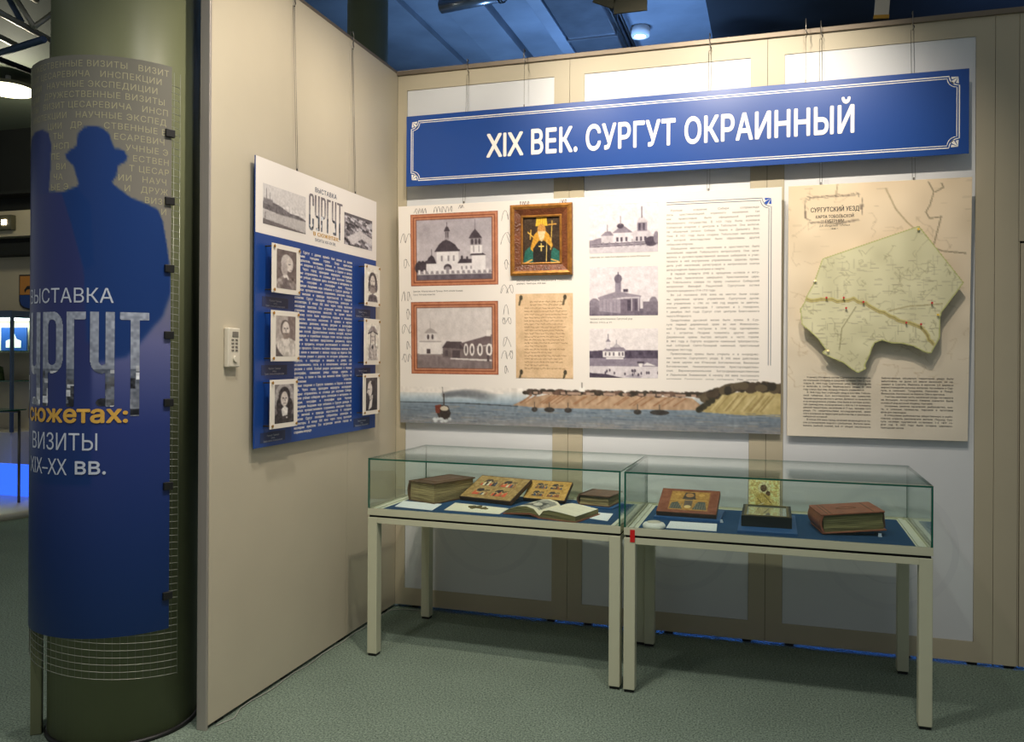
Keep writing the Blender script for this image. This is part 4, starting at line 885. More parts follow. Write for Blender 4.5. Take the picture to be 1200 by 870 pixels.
C1 = ['>К началу XIX века в состав Сургутского уезда входи-', 'ло огромная площадь в среднем течении Оби. С при-', 'ходом В. 1804 году Сургутский уезд был упразднён', 'и включён в состав Берёзовского уезда. В 1868', '<году статус был ему, и город открыто управляется.', '>В 1868 году был учреждён уезд в составе Тоболь-', 'ской губернии. Был восстановлен как самостоя-', 'тельная единица местного центра. Делился он на волости', 'и на инородческие управы. Они были в составе волос-', 'тей: самоедские, инородческие с XIX по 1-й половины', 'данной территории, население от 7 тыс. человек того', 'уезда. По свидетельствам исследователей, жили', 'они в основном на территории рыболовства, и занимались', '<сибирской кочевкой.', '>В конце XIX века город начинает возрождаться по-', 'сле установления водного сообщения. Жители зани-', 'мались рыбной ловлей, всё от общей численности']
C2 = ['Заболоченные обширные территории уезда были', 'заболочены, на долю 2/3 земли занимали, их на-', 'ливают в Сургуте. Имелись в наличии 2-3 деревни', 'вероисповедания русских жителей, проживали в Сур-', 'гуте, в селениях. Тундринка, Локосово и Покур,', '<Филинское. Население на берегах Оби и притоков.', '>Торгово-меновая часть населения уезда составляла', 'не большую. Ассортимент товаров оказался. Была', '<основной род русской общины, торговля.', '>Основные занятия населения: рыболовство, охо-', 'та, и оленные промыслы, торговля и заготовка', '<дров для пароходов.', '>В отношении рыболовства общественную и рыбо-', 'ловную отрасль располагали жители. Период Сур-', 'гута начиная сурговской остановки 1–5 1877 го-', 'дом год. В 1835 году была создана церковно-', '<приходская школа.']
T = Text(); body(T, C1, 0.073, 0.374, 0.282, 0.01455, 0.0078, ind=0.016, off=0.008); body(T, C2, 0.417, 0.722, 0.282, 0.01455, 0.0078, ind=0.016, off=0.008); T.mesh('body_text', M['ink'], mp_, y=-0.0011)
OUT = [(0.56, 0.981), (0.745, 0.723), (0.656, 0.589), (0.653, 0.57), (0.651, 0.477), (0.617, 0.407), (0.592, 0.411), (0.546, 0.438), (0.502, 0.45), (0.445, 0.454), (0.412, 0.466), (0.383, 0.454), (0.372, 0.434), (0.362, 0.398), (0.34, 0.35), (0.348, 0.335), (0.311, 0.314), (0.281, 0.334), (0.247, 0.362), (0.191, 0.385), (0.153, 0.409), (0.170, 0.421), (0.141, 0.466), (0.103, 0.506), (0.064, 0.539), (0.056, 0.612), (0.075, 0.644), (0.083, 0.672), (0.113, 0.727), (0.153, 0.846)]
rf = B().prism(OUT, -0.056, -0.050).done('raised_map', M['reliefg'], mp_)
rx0, rx1, rz0, rz1 = 0.05, 0.75, 0.31, 0.985
U = lambda p: ((p[0]-rx0)/(rx1-rx0), 1-(p[1]-rz0)/(rz1-rz0))
mk = Art(190, 184, (0, 0, 0)); mk.poly([U(p) for p in OUT], (255, 255, 255))
a = Art(190, 184, (222, 217, 180)); a.noise(9, 10, 10, 5); rg = random.Random(17)
for k in range(120):
    x, y = rg.random(), rg.random(); P = [(x, y)]
    for q in range(6): x += rg.uniform(-.02, .03); y += rg.uniform(-.03, .03); P.append((x, y))
    a.line(P, .004, (176, 170, 134), .6)
for k in range(230):
    x, y = rg.random(), .2+.6*rg.random(); a.line([(x, y), (x+.015+.04*rg.random(), y)], .004, (160, 152, 126), .55)
for k in range(70): x, y = rg.random(), .2+.55*rg.random(); a.line([(x, y), (x, y+.03+.05*rg.random())], .0035, (166, 160, 130), .5)
RV = [U(p) for p in ((.085, .655), (.15, .66), (.22, .65), (.29, .655), (.34, .635), (.40, .60), (.46, .57), (.53, .545), (.58, .52), (.61, .47), (.63, .44))]
RV2 = [(x+rg.uniform(-.006, .006), y+rg.uniform(-.008, .008)) for (x0_, y0_), (x1_, y1_) in zip(RV, RV[1:]) for x, y in [(x0_+(x1_-x0_)*t, y0_+(y1_-y0_)*t) for t in (0, .33, .66)]]
a.line(RV2, .024, (204, 192, 118), .7); a.line(RV2, .006, (140, 124, 84), .8); a.line([(x, y+.012) for x, y in RV2], .004, (150, 130, 90), .7); a.line([U(p) for p in ((.44, .60), (.52, .62), (.60, .625), (.66, .63))], .007, (170, 156, 112), .8); a.line([U(p) for p in ((.23, .42), (.24, .52), (.30, .62))], .006, (140, 132, 96), .8)
a.line([U(p) for p in OUT]+[U(OUT[0])], .012, (182, 184, 112), .85)
picture('map_print', a, rx0, rx1, rz0, rz1, -0.0566, rf, mask=mk.out()[..., 0]/255)
for i, (x, z) in enumerate([(0.557, 0.966), (0.12, 0.743), (0.643, 0.578), (0.179, 0.415), (0.17, 0.662), (0.245, 0.661), (0.33, 0.64), (0.256, 0.613), (0.617, 0.632), (0.512, 0.544), (0.573, 0.536)]):
    big = i < 4; B().tube([(x, -0.0562, z), (x, -0.062, z)] + [(x, -0.066 if big else -0.070, z+0.002)], [0.002, 0.003, 0.006 if big else 0.005], 8).done('pin', M['piny'] if big else M['pinr'], rf)
for x, z in ((0.557, 0.966), (0.12, 0.743), (0.64, 0.578), (0.185, 0.42)): B().tube([(x, -0.0005, z), (x, -0.051, z)], 0.006, 8).done('spacer', M['acr'], mp_)
for x in (0.145, 0.545): hang(mp_, x, PH-0.004, 1.967, 0.104, y0=0.003)

# ------------------------------------------------------------------ blue board on the left wall
LW, LH = 1.075, 1.182
lb = empty('portrait_board', (0.03, -1.392, 1.03), (0, 0, PI/2)); tag(lb, 'white-topped blue board with six raised portrait plaques on the left wall', 'board')
B().box(0, LW, 0, 0.006, 0, LH, bev=0.0008).done('board', M['pblue'], lb)
B().box(0, LW, -0.0005, 0, 0.873, LH-0.0005).done('white_header', M['bwhite'], lb)
a = Art(80, 46, (214, 208, 206)); a.poly([(0, .45), (.1, .40), (.35, .44), (.6, .56), (.8, .56), (1, .64), (1, .75), (0, .62)], (110, 104, 106)); a.noise(24, 30, 20, 2, (0, .4, 1, .7)); a.rect(0, .66, 1, 1, (190, 184, 182)); a.poly([(0, .86), (.4, .9), (1, .97), (1, 1), (0, 1)], (110, 102, 102)); a.line([(.08, .45), (.08, .12)], .01, (90, 84, 88)); a.line([(.16, .45), (.16, .2)], .01, (90, 84, 88)); a.rect(.02, .36, .22, .5, (130, 124, 126)); a.line([(.06, .7), (.04, 1)], .015, (110, 104, 104))
picture('harbour_photograph', a.noise(12, 50, 30, 3), 0.050, 0.378, 0.915, 1.080, -0.0011, lb)
a = Art(74, 46, (150, 142, 148)); rg = random.Random(6)
for k in range(150): x, y = rg.random(), rg.random(); g = rg.choice((60, 90, 120, 190, 214)); a.poly([(x, y), (x+.12, y+.05), (x+.11, y+.12), (x-.02, y+.07)], (g, g-4, g+2))
a.poly([(.1, .75), (.55, .45), (1, .6), (1, .8), (.6, .7), (.3, .95)], (210, 204, 206)); a.rect(0, 0, 1, .1, (96, 90, 96))
picture('town_photograph', a.noise(14, 40, 24, 3), 0.729, 1.025, 0.918, 1.073, -0.0011, lb)
mk = Art(150, 70, (0, 0, 0), ss=2, asp=0.19/0.30); surgut(mk, [(.01, .145), (.175, .31), (.345, .485), (.52, .63), (.665, .80), (.825, .99)], 0.042)
picture('title_lettering', city_fill(150, 70, (120, 112, 116), (170, 164, 168), 9), 0.402, 0.712, 0.930, 1.105, -0.0012, lb, mask=mk.out()[..., 0]/255)
Text().add('ВЫСТАВКА', 0.555, 1.119, 0.020, 'C', fit=0.20, res=2, off=0.01, track=.05).mesh('lettering', M['navy'], lb, y=-0.0013)
Text().add('ВИЗИТЫ XIX–XX ВВ.', 0.553, 0.896, 0.013, 'C', fit=0.19, res=1).mesh('lettering', M['navy'], lb, y=-0.0013)
T = Text(); T.add('в сюжетах:', 0.560, 0.921, 0.021, 'C', fit=0.24, res=2, off=0.02); T.mesh('gold_lettering', M['gold'], lb, y=-0.0014)
TX = ('Город Сургут с давних времён был связан со всеми крупными городами страны. Сюда приезжали исследователи, чиновники, учёные и путешественники. Первые сведения о Сургуте появились в Европе в начале века. Через город проходили маршруты экспедиций, которые отправлялись из столицы для изучения Сибири. Многие учёные собирали здесь коллекции и материалы по истории, географии и этнографии края. Научная экспедиция Академии наук побывала в Сургуте дважды. '
      'В записках путешественников сохранились описания города, быта жителей и природы окрестностей. В середине столетия Сургут посещали губернаторы, ревизоры и инспекторы. В конце XIX века через город проезжал наследник престола. Его встречали жители города и старшины инородческих волостей. Во время визита высокому гостю были поднесены подарки и показаны промыслы местного населения. '
      'В архивах и музеях сохранились дневники, письма, рисунки и фотографии участников этих поездок. Они позволяют увидеть Сургут глазами гостей. Дружественные визиты соседей, научные экспедиции и служебные поездки стали частью городской истории. На выставке представлены документы, карты, книги и предметы, которые рассказывают о событиях и людях прошлого. Сюжеты выставки посвящены визитам XIX и XX веков и знакомят с жизнью города на берегах Оби. '
      'Посетители узнают о дорогах, по которым добирались до Сургута, о пароходах и ямщиках, о домах, где останавливались гости, и о впечатлениях, которые они увозили с собой. Особый раздел рассказывает о первых фотографах, снимавших улицы города, церковь и пристань, а также о том, как менялся облик Сургута на протяжении столетия.')
words = TX.split(' '); LB = []; cur = ''
for wd_ in words:
    if len(cur)+len(wd_)+1 > 54: LB.append(cur); cur = wd_
    else: cur = (cur+' '+wd_).strip()
LB.append('<'+cur)
while len(LB) < 44: LB = [q.lstrip('<') for q in LB] + LB[3:]
LB = LB[:44]; LB[-1] = '<'+LB[-1].lstrip('<')[:16]
T = Text(); body(T, LB, 0.292, 0.812, 0.828, 0.01845, 0.0112, off=0.030); T.mesh('body_text', M['white'], lb, y=-0.0006)

def portrait(k):
    a = Art(44, 74, [(112, 98, 96), (176, 164, 158), (120, 112, 112), (238, 230, 218), (236, 228, 216), (70, 62, 66)][k]); hx = [.55, .45, .50, .52, .52, .42][k]; hy = [.34, .33, .38, .38, .42, .38][k]
    sk = (222, 210, 202); dk = (52, 44, 48); md = (120, 108, 108)
    if k == 0:
        a.poly([(0, 1), (0, .78), (.3, .66), (.6, .68), (1, .84), (1, 1)], (150, 138, 134)); a.noise(40, 18, 14, 2, (0, .7, 1, 1)); a.ell(hx-.06, hy-.02, .27, .21, (206, 196, 190)); a.ell(hx-.16, hy+.12, .17, .2, (196, 184, 180)); a.ell(hx+.1, hy+.02, .17, .19, sk); a.poly([(.66, .36), (.80, .44), (.70, .47)], sk); a.poly([(.3, .66), (.52, .62), (.62, .74), (.45, .78)], (236, 228, 222)); a.poly([(.3, .74), (.5, .7), (.78, 1), (.3, 1)], md)
        a.line([(.58, .36), (.68, .35)], .03, dk); a.line([(.66, .50), (.76, .50)], .02, md); a.ell(.42, .46, .12, .14, (150, 138, 136), .5)
    elif k == 1:
        a.rect(.6, 0, 1, .6, (132, 116, 112)); a.poly([(0, 1), (0, .66), (.28, .56), (.68, .54), (1, .62), (1, 1)], (206, 196, 188)); a.noise(26, 16, 14, 4, (0, .55, 1, 1)); a.poly([(0, 1), (0, .70), (.2, .9), (.4, 1)], (90, 80, 80)); a.ell(hx+.02, hy-.03, .23, .20, (90, 78, 74)); a.ell(hx+.05, hy, .19, .19, sk); a.poly([(.34, .42), (.66, .42), (.6, .56), (.48, .6), (.38, .54)], (140, 124, 116)); a.poly([(.3, .58), (.7, .56), (.6, .74), (.42, .74)], (228, 218, 210))
        a.ell(.44, .31, .04, .015, dk); a.ell(.58, .31, .04, .015, dk); a.line([(.50, .32), (.51, .40)], .03, md); a.line([(.45, .44), (.57, .44)], .025, dk)
    elif k == 2:
        a.ell(.5, .36, .5, .4, (172, 164, 162)); a.poly([(0, 1), (0, .80), (.3, .68), (.7, .7), (1, .82), (1, 1)], (60, 54, 56)); a.ell(hx, hy-.06, .30, .25, dk); a.ell(.26, .56, .17, .22, dk); a.ell(.76, .58, .17, .22, dk); a.noise(26, 14, 20, 3, (.1, .1, .92, .8)); a.ell(hx, hy, .19, .19, sk); a.poly([(.34, .64), (.5, .56), (.68, .62), (.66, .80), (.40, .82)], (232, 226, 220)); a.noise(14, 30, 40, 5)
        a.ell(.44, .36, .04, .014, dk); a.ell(.58, .36, .04, .014, dk); a.line([(.52, .38), (.54, .44)], .03, md); a.line([(.46, .49), (.58, .49)], .025, md); a.line([(.3, .92), (.9, .86)], .08, dk); a.rect(.58, .84, .66, .88, (210, 204, 200))
    elif k == 3:
        a.rect(0, 0, 1, 1, (238, 230, 218)); a.ell(.5, .36, .34, .26, (84, 74, 76)); a.ell(.24, .52, .12, .16, (90, 80, 84)); a.ell(.78, .52, .12, .16, (90, 80, 84)); a.noise(40, 20, 30, 6, (.1, .1, .9, .8)); a.ell(.5, .38, .19, .19, (226, 216, 208)); a.poly([(.3, .48), (.5, .46), (.7, .48), (.72, .7), (.5, .76), (.28, .7)], (150, 138, 134)); a.poly([(.1, .98), (.2, .80), (.5, .74), (.82, .8), (.92, .98)], (96, 86, 92)); a.noise(30, 24, 30, 7, (.1, .74, .92, 1)); a.ell(.43, .36, .04, .014, dk); a.ell(.58, .36, .04, .014, dk); a.line([(.4, .52), (.62, .52)], .04, dk)
    elif k == 4:
        a.rect(0, 0, 1, 1, (236, 228, 216)); a.poly([(.2, .20), (.4, .08), (.62, .08), (.82, .18), (.84, .26), (.2, .28)], (150, 138, 140)); a.noise(34, 18, 10, 3, (.2, .05, .85, .28)); a.line([(.16, .28), (.5, .22), (.88, .28)], .06, dk); a.ell(.52, .38, .17, .16, (222, 212, 204)); a.line([(.36, .3), (.34, .6)], .05, (90, 80, 84)); a.line([(.70, .3), (.70, .6)], .05, (90, 80, 84)); a.poly([(.16, 1), (.2, .66), (.42, .56), (.62, .56), (.84, .64), (.9, 1)], (190, 180, 176)); a.noise(46, 22, 26, 5, (.1, .55, .92, 1)); a.ell(.46, .36, .035, .013, dk); a.ell(.60, .36, .035, .013, dk); a.line([(.48, .46), (.58, .46)], .02, dk); a.ell(.5, .64, .07, .05, dk); a.line([(.3, .6), (.3, .92)], .04, md)
    else:
        a.noise(10, 10, 16, 3); a.ell(.40, .33, .24, .23, (220, 210, 204)); a.ell(.56, .34, .20, .24, (60, 52, 56)); a.ell(.36, .36, .19, .20, (226, 216, 210)); a.poly([(.16, .36), (.08, .45), (.18, .48)], (222, 212, 206)); a.poly([(.3, .56), (.62, .52), (.6, .7), (.36, .72)], (200, 190, 184)); a.poly([(0, 1), (.1, .80), (.36, .68), (.7, .62), (1, .7), (1, 1)], (52, 46, 50)); a.poly([(.22, .98), (.34, .70), (.58, .64), (.5, .9)], (232, 226, 220)); a.line([(.2, .35), (.32, .35)], .03, dk); a.line([(.16, .53), (.28, .53)], .03, md)
    return a.soft(5).noise(16, 9, 14, 40+k).noise(12, 44, 60, 20+k)
PLQ = [(0.058, 0.270, 0.634, 0.836, 'white-haired figure in profile'), (0.055, 0.265, 0.352, 0.562, 'bearded figure in a broad collar'), (0.050, 0.254, 0.075, 0.276, 'long-haired figure with a lace collar'),
       (0.872, 1.038, 0.627, 0.836, 'bearded figure drawn in line'), (0.870, 1.044, 0.330, 0.563, 'figure in a fur hat'), (0.860, 1.040, 0.078, 0.285, 'dark profile figure facing left')]
for k, (x0, x1, z0, z1, nm) in enumerate(PLQ):
    pq = B().box(x0, x1, -0.041, -0.037, z0, z1, bev=0.0006).done('portrait_plaque', M['plate'], lb); tag(pq, 'white plaque, ' + nm)
    iw, ih = (x1-x0), (z1-z0); mx = .15 if k not in (3, 4) else .10
    picture('portrait_print', portrait(k), x0+iw*mx, x1-iw*mx, z0+ih*.10, z1-ih*.10, -0.0416, pq)
    for x in (x0+0.012, x1-0.012):
        for z in (z0+0.012, z1-0.012): B().tube([(x, -0.0005, z), (x, -0.0425, z), (x, -0.046, z)], [0.0028, 0.0028, 0.007], 8).done('standoff_bolt', M['brass'], pq)
    cx0, cx1 = (x0-0.01, x1-0.03) if k < 3 else (x0-0.025, x1-0.03)
    B().box(cx0, cx1, -0.0008, -0.0003, z0-0.058, z0-0.016).done('caption_panel', M['capblue'], lb)  # darker blue panel behind the caption text
    T = Text(); T.add('Портрет. Гравюра', (cx0+cx1)/2, z0-0.034, 0.007, 'C', fit=0.09, res=1); T.add('XVIII в.', (cx0+cx1)/2, z0-0.045, 0.006, 'C', fit=0.03, res=1); T.add('Бумага, печать. Из фондов музея', (cx0+cx1)/2, z0-0.056, 0.007, 'C', fit=0.14, res=1); T.mesh('caption_text', M['pale'], lb, y=-0.0013)
for x in (0.312, 0.848): hang(lb, x, LH-0.004, 3.0-1.03, 0.024, y0=0.003)

# ------------------------------------------------------------------ control on the left wall, cable on the floor
dv = empty('wall_control', (0.0, -1.5145, 1.36), (0, 0, PI/2)); tag(dv, 'small ivory wall control with keys and a round knob on the left wall', 'control')
B().box(-0.037, 0.037, -0.022, 0, 0, 0.152, bev=0.004).done('housing', M['device'], dv)
B().box(-0.012, 0.024, -0.0245, -0.022, 0.118, 0.138, bev=0.001).done('display', M['devkey'], dv)
for r_ in range(4):
    for c_ in (-0.010, 0.014): B().box(c_-0.007, c_+0.007, -0.0245, -0.022, 0.062+0.0135*r_, 0.069+0.0135*r_, bev=0.001).done('key', M['devkey'], dv)
B().tube([(0.004, -0.022, 0.032), (0.004, -0.029, 0.032)], [0.013, 0.012], 16).done('knob', M['device'], dv)
rg = random.Random(2); P = [(0.006+0.006*math.sin(k*1.7)+0.004*rg.random() + (0.02 if k == 1 else 0), -1.60+0.080*k, 0.003) for k in range(20)] + [(0.06, -0.045, 0.003), (0.2, -0.03, 0.003)]
tag(B().tube(P, 0.0024, 6).done('floor_cable', M['cable']), 'thin white cable lying along the foot of the left wall', 'cable')

# ================================================================== showcases
CLOTH = 0.684
def showcase(name, label, loc, rz, W, tape):
    t = empty(name, loc, (0, 0, rz)); tag(t, label, 'showcase', 'glass showcases')
    D, lw = 0.635, 0.048
    for x, y in ((0, 0), (W-lw, 0), (0, D-lw), (W-lw, D-lw)):
        l = B().box(x, x+lw, y, y+lw, 0.012, 0.650, bev=0.0025).done('leg', M['frame'], t)
        B().box(x+0.004, x+lw-0.004, y+0.004, y+lw-0.004, 0.0, 0.0125).done('foot_pad', M['black'], l)
    for y in (0.001, D-0.026): B().box(lw, W-lw, y, y+0.025, 0.624, 0.650, bev=0.001).done('rail', M['frame'], t)
    for x in (0.001, W-0.026): B().box(x, x+0.025, lw, D-lw, 0.624, 0.650, bev=0.001).done('rail', M['frame'], t)
    B().box(0.006, W-0.006, 0.006, D-0.006, 0.6495, 0.661).done('shadow_gap', M['gap'], t)
    B().box(0, W, 0, D, 0.661, 0.6825).done('tray', M['tray'], t)
    for b_ in ((0, W, 0, 0.012), (0, W, D-0.012, D), (0, 0.012, 0.012, D-0.012), (W-0.012, W, 0.012, D-0.012)): B().box(b_[0]-0.0005, b_[1]+0.0005, b_[2]-0.0005, b_[3]+0.0005, 0.6605, 0.692, bev=0.001).done('tray_rim', M['frame'], t)
    B().box(0.052, W-0.052, 0.030, D-0.03, 0.6825, CLOTH).done('base_cloth', M['cloth'], t)
    for x in (0.016, W-0.046): B().box(x, x+0.018, 0.02, D-0.02, 0.6825, 0.690, bev=0.002).done('inner_strip', M['tray'], t)
    g = 0.007; z0, z1 = 0.692, 0.926
    def pane(nm, x0, x1, y0, y1, za, zb, ax):
        b = B(); b.box(x0, x1, y0, y1, za, zb); b.bm.normal_update()
        for f in b.bm.faces: f.material_index = 0 if abs(f.normal[ax]) > 0.9 else 1
        b.done('glass_pane', [M['glass'], M['gedge']], t)
    pane('f', g+0.0005, W-g-0.0005, 0.001, 0.001+g, z0, z1-g-0.0005, 1); pane('b', g+0.0005, W-g-0.0005, D-g-0.001, D-0.001, z0, z1-g-0.0005, 1)
    pane('l', 0, g, 0.001, D-0.001, z0, z1-g-0.0005, 0); pane('r', W-g, W, 0.001, D-0.001, z0, z1-g-0.0005, 0)
    pane('t', 0, W, 0.001, D-0.001, z1-g, z1, 2)
    if tape: B().box(0.026, 0.046, -0.0018, -0.0003, 0.632, 0.684).done('red_tape', M['red'], t)
    return t
showcase('glass_showcase', 'glass-topped showcase nearest the left wall, holding the open book', (0.207, -0.744, 0), math.radians(-1.9), 1.200, False)
showcase('glass_showcase', 'glass-topped showcase on the right with red tape on its corner', (1.424, -0.797, 0), math.radians(-0.2), 1.176, True)

# ------------------------------------------------------------------ books and icons
def closed_book(name, label, loc, rot, w_, l_, h_, mc, mpg, sag=0.0, clasp=False, ribs=0, worn=0):
    """w_ = spine to fore-edge along X (spine at x=0), l_ along Y; lies on z=0"""
    t = empty(name, loc, rot); tag(t, label, 'book'); th = 0.006
    B().box(0.004, w_, 0, l_, 0, th, bev=0.002).done('back_cover', mc, t)
    b = B().box(0.004, w_, 0, l_, h_-th, h_, bev=0.002)
    fc = b.done('front_cover', mc, t)
    b = B(); n = 8; P = [(0.010-0.014*math.sin(PI*k/n), th*0+h_*k/n) for k in range(n+1)]; Q = [(x+0.008, z) for x, z in P[::-1]]
    vs0 = [b.bm.verts.new((x, 0.0, z)) for x, z in P+Q]; vs1 = [b.bm.verts.new((x, l_, z)) for x, z in P+Q]; k = len(vs0)
    for i in range(k): b.bm.faces.new([vs0[i], vs1[i], vs1[(i+1) % k], vs0[(i+1) % k]])
    for i in range(n): b.bm.faces.new([vs0[i], vs0[i+1], vs0[k-2-i], vs0[k-1-i]]); b.bm.faces.new([vs1[i+1], vs1[i], vs1[k-1-i], vs1[k-2-i]])
    s = b.done('spine', mc, t)
    for r_ in range(ribs):
        y = l_*(r_+1)/(ribs+1); B().tube([(0.010-0.018*math.sin(PI*k/n), y, h_*k/n) for k in range(1, n)], 0.005, 6).done('spine_rib', mc, s)
    # page block with a slightly uneven fore-edge
    b = B(); m_ = 7; rgp = random.Random(int(l_*1000))
    zs = np.linspace(th, h_-th, m_); prev = None
    for z in zs:
        e = rgp.uniform(0, 0.004); q = [b.bm.verts.new(p) for p in ((0.012, 0.006+e, z), (w_-0.007-e, 0.006+e, z), (w_-0.007-e, l_-0.006-e, z), (0.012, l_-0.006-e, z))]
        if prev: [b.bm.faces.new([prev[i], prev[(i+1) % 4], q[(i+1) % 4], q[i]]) for i in range(4)]
        else: b.bm.faces.new(q[::-1])
        prev = q
    b.bm.faces.new(prev); b.done('page_block', mpg, t)
    if clasp:
        for y in (l_*0.25, l_*0.75): B().box(w_-0.004, w_+0.003, y-0.008, y+0.008, 0.004, h_-0.004, bev=0.001).done('clasp', M['bronze'], t)
    return t, fc
bk, fc = closed_book('old_book', 'very thick worn brown book at the left end of the left showcase', (0.2765, -0.4455, CLOTH), (0, 0, math.radians(-22)), 0.185, 0.30, 0.100, M['leather'], M['pages'], ribs=3)
B().box(0.03, 0.15, 0.05, 0.25, 0.100, 0.1015, bev=0.0005).done('cover_panel', M['dleather'], bk)

def tilted(bot_l, bot_r, z0, top_z, depth):
    """frame for a plank whose front lower edge runs bot_l -> bot_r and whose back edge is raised"""
    a = Vector((*bot_l, z0)); c = Vector((*bot_r, z0)); rz = math.atan2(c.y-a.y, c.x-a.x); L = (c-a).length
    ang = math.atan2(top_z-z0, depth); return a, (ang, 0, rz), L, math.hypot(depth, top_z-z0)
def plank_icon(name, label, bl, br, z0, zt, dep, art, th, border, stand=None, mface=None):
    a, rot, L, S_ = tilted(bl, br, z0, zt, dep)
    t = empty(name, a, (0, 0, rot[2])); tag(t, label, 'icon')
    pv = B().box(0, L, 0, S_, -th, 0, bev=0.002).done('wooden_panel', M['wood'], t, (0, 0, 0), (rot[0], 0, 0))
    im = art.out(); h, w2 = im.shape[:2]
    pic = picture('painted_face', im, border, L-border, border, S_-border, 0, pv, mface or M['paint'])
    pic.rotation_euler = (-PI/2, 0, 0); pic.location = (0, 0, 0.0006)
    # rest under the raised edge
    hz = zt-z0-th*1.05; y1 = dep*0.86; b = B(); zb = CLOTH-z0 if stand is None else stand-z0
    q = [(y1-0.03, zb), (y1, zb), (y1, max(zb+0.004, (zt-z0)*0.86-th*1.15)), (y1-0.03, max(zb+0.004, (zt-z0)*((y1-0.03)/dep)-th*1.15))]
    v0 = [b.bm.verts.new((L*.2, y, z)) for y, z in q]; v1 = [b.bm.verts.new((L*.8, y, z)) for y, z in q]
    for i in range(4): b.bm.faces.new([v0[i], v1[i], v1[(i+1) % 4], v0[(i+1) % 4]])
    b.bm.faces.new(v0); b.bm.faces.new(v1[::-1]); b.done('rest_block', M['bstand'], t)
    return t
def icon_four(seed, g):
    a = Art(84, 76, g); a.noise(20, 20, 18, seed); dk, rd, bl, wh = (60, 50, 52), (206, 84, 58), (60, 70, 96), (214, 206, 180)
    a.rect(.0, .0, 1, .02, (120, 80, 40)); rg = random.Random(seed)
    for cx, cy in ((.31, .30), (.69, .30), (.31, .72), (.69, .72)):
        a.rect(cx-.16, cy-.17, cx+.16, cy+.17, tuple(int(v*1.04) for v in g))
        a.poly([(cx-.14, cy-.02), (cx-.10, cy-.13), (cx-.01, cy-.15), (cx+.04, cy-.06), (cx-.02, cy+.0)], dk); a.poly([(cx+.02, cy-.02), (cx+.05, cy-.12), (cx+.13, cy-.12), (cx+.14, cy+.0)], (120, 96, 62))
        for k in range(7):
            x = cx-.13+.042*k+rg.uniform(-.01, .01); y = cy+rg.uniform(-.05, .06); c = rg.choice((rd, dk, bl, wh, (150, 96, 60), rd)) if seed == 1 else rg.choice((dk, (120, 70, 48), (92, 62, 44), bl, (150, 84, 54)))
            a.poly([(x-.022, cy+.14), (x-.016, y), (x+.012, y-.01), (x+.026, cy+.14)], c); a.ell(x, y-.02, .014, .018, (206, 176, 116))
        a.line([(cx-.15, cy+.145), (cx+.15, cy+.145)], .012, (110, 84, 52))
    for u in (.14, .5, .86): a.line([(u, .08), (u, .92)], .006, (130, 96, 50), .6)
    for v in (.1, .51, .92): a.line([(.1, v), (.9, v)], .006, (130, 96, 50), .6)
    return a.soft(1).noise(14, 60, 50, seed+3)
plank_icon('painted_icon', 'icon panel with four small red and dark scenes beside the thick book', (0.522, -0.372), (0.812, -0.438), 0.706, 0.786, 0.215, icon_four(1, (164, 134, 84)), 0.022, 0.004)
plank_icon('painted_icon', 'smaller golden icon panel with four brown scenes behind the open book', (0.832, -0.300), (1.052, -0.322), 0.703, 0.778, 0.125, icon_four(2, (188, 146, 76)), 0.018, 0.003)

# open book
ob = empty('open_book', (1.022, -0.690, CLOTH), (0, 0, math.radians(-15))); tag(ob, 'open book with an illustrated left page in the left showcase', 'book')
Lb = 0.235
def sheet_profile(P, y0, y1, name, m, parent, close=True):
    b = B(); a = [b.bm.verts.new((x, y0, z)) for x, z in P]; c = [b.bm.verts.new((x, y1, z)) for x, z in P]; n = len(P)
    for i in range(n if close else n-1): 
        f = b.bm.faces.new([a[i], c[i], c[(i+1) % n], a[(i+1) % n]]); f.smooth = False
    if close: b.bm.faces.new(a); b.bm.faces.new(c[::-1])
    return b.done(name, m, parent)
sheet_profile([(-0.005, 0.0), (0.19, 0.0), (0.19, 0.005), (0.0, 0.005)], 0, Lb, 'right_cover', M['redleather'], ob)
sheet_profile([(0.0, 0.002), (0.0, 0.007), (-0.05, 0.018), (-0.19, 0.005), (-0.19, 0.0), (-0.05, 0.012)], 0, Lb, 'left_cover', M['redleather'], ob)
RP = [(0.002, 0.012), (0.02, 0.034), (0.05, 0.040), (0.10, 0.036), (0.15, 0.030), (0.183, 0.026)]
sheet_profile([(0.002, 0.0055)] + RP + [(0.183, 0.0055)], 0.006, Lb-0.006, 'right_pages', M['pages2'], ob)
LP = [(-0.183, 0.012), (-0.15, 0.030), (-0.11, 0.042), (-0.07, 0.046), (-0.03, 0.038), (-0.002, 0.012)]
sheet_profile(LP + [(-0.002, 0.0085), (-0.05, 0.0195), (-0.183, 0.0065)], 0.006, Lb-0.006, 'left_pages', M['pages2'], ob)
def page_art(art, prof, name):
    im = art.out(); px = np.array([p[0] for p in prof]); pz = np.array([p[1] for p in prof])
    def wp(v): return np.stack([v[:, 0], v[:, 1], np.interp(v[:, 0], px, pz)+0.0008], 1)
    return picture(name, im, prof[0][0], prof[-1][0], 0.008, Lb-0.008, 0, ob, M['prnt'], warp=wp)
a = Art(60, 74, (230, 220, 196)); a.rect(.12, .10, .9, .86, (150, 146, 138)); a.poly([(.2, .7), (.35, .3), (.5, .2), (.55, .5), (.8, .3), (.85, .7), (.5, .85)], (66, 66, 64)); a.ell(.42, .48, .12, .12, (214, 206, 190)); a.ell(.68, .6, .1, .14, (206, 198, 184)); a.line([(.15, .8), (.88, .75)], .05, (60, 60, 58)); a.noise(26, 30, 30, 4, (.12, .1, .9, .86))
page_art(a, LP, 'illustrated_page')
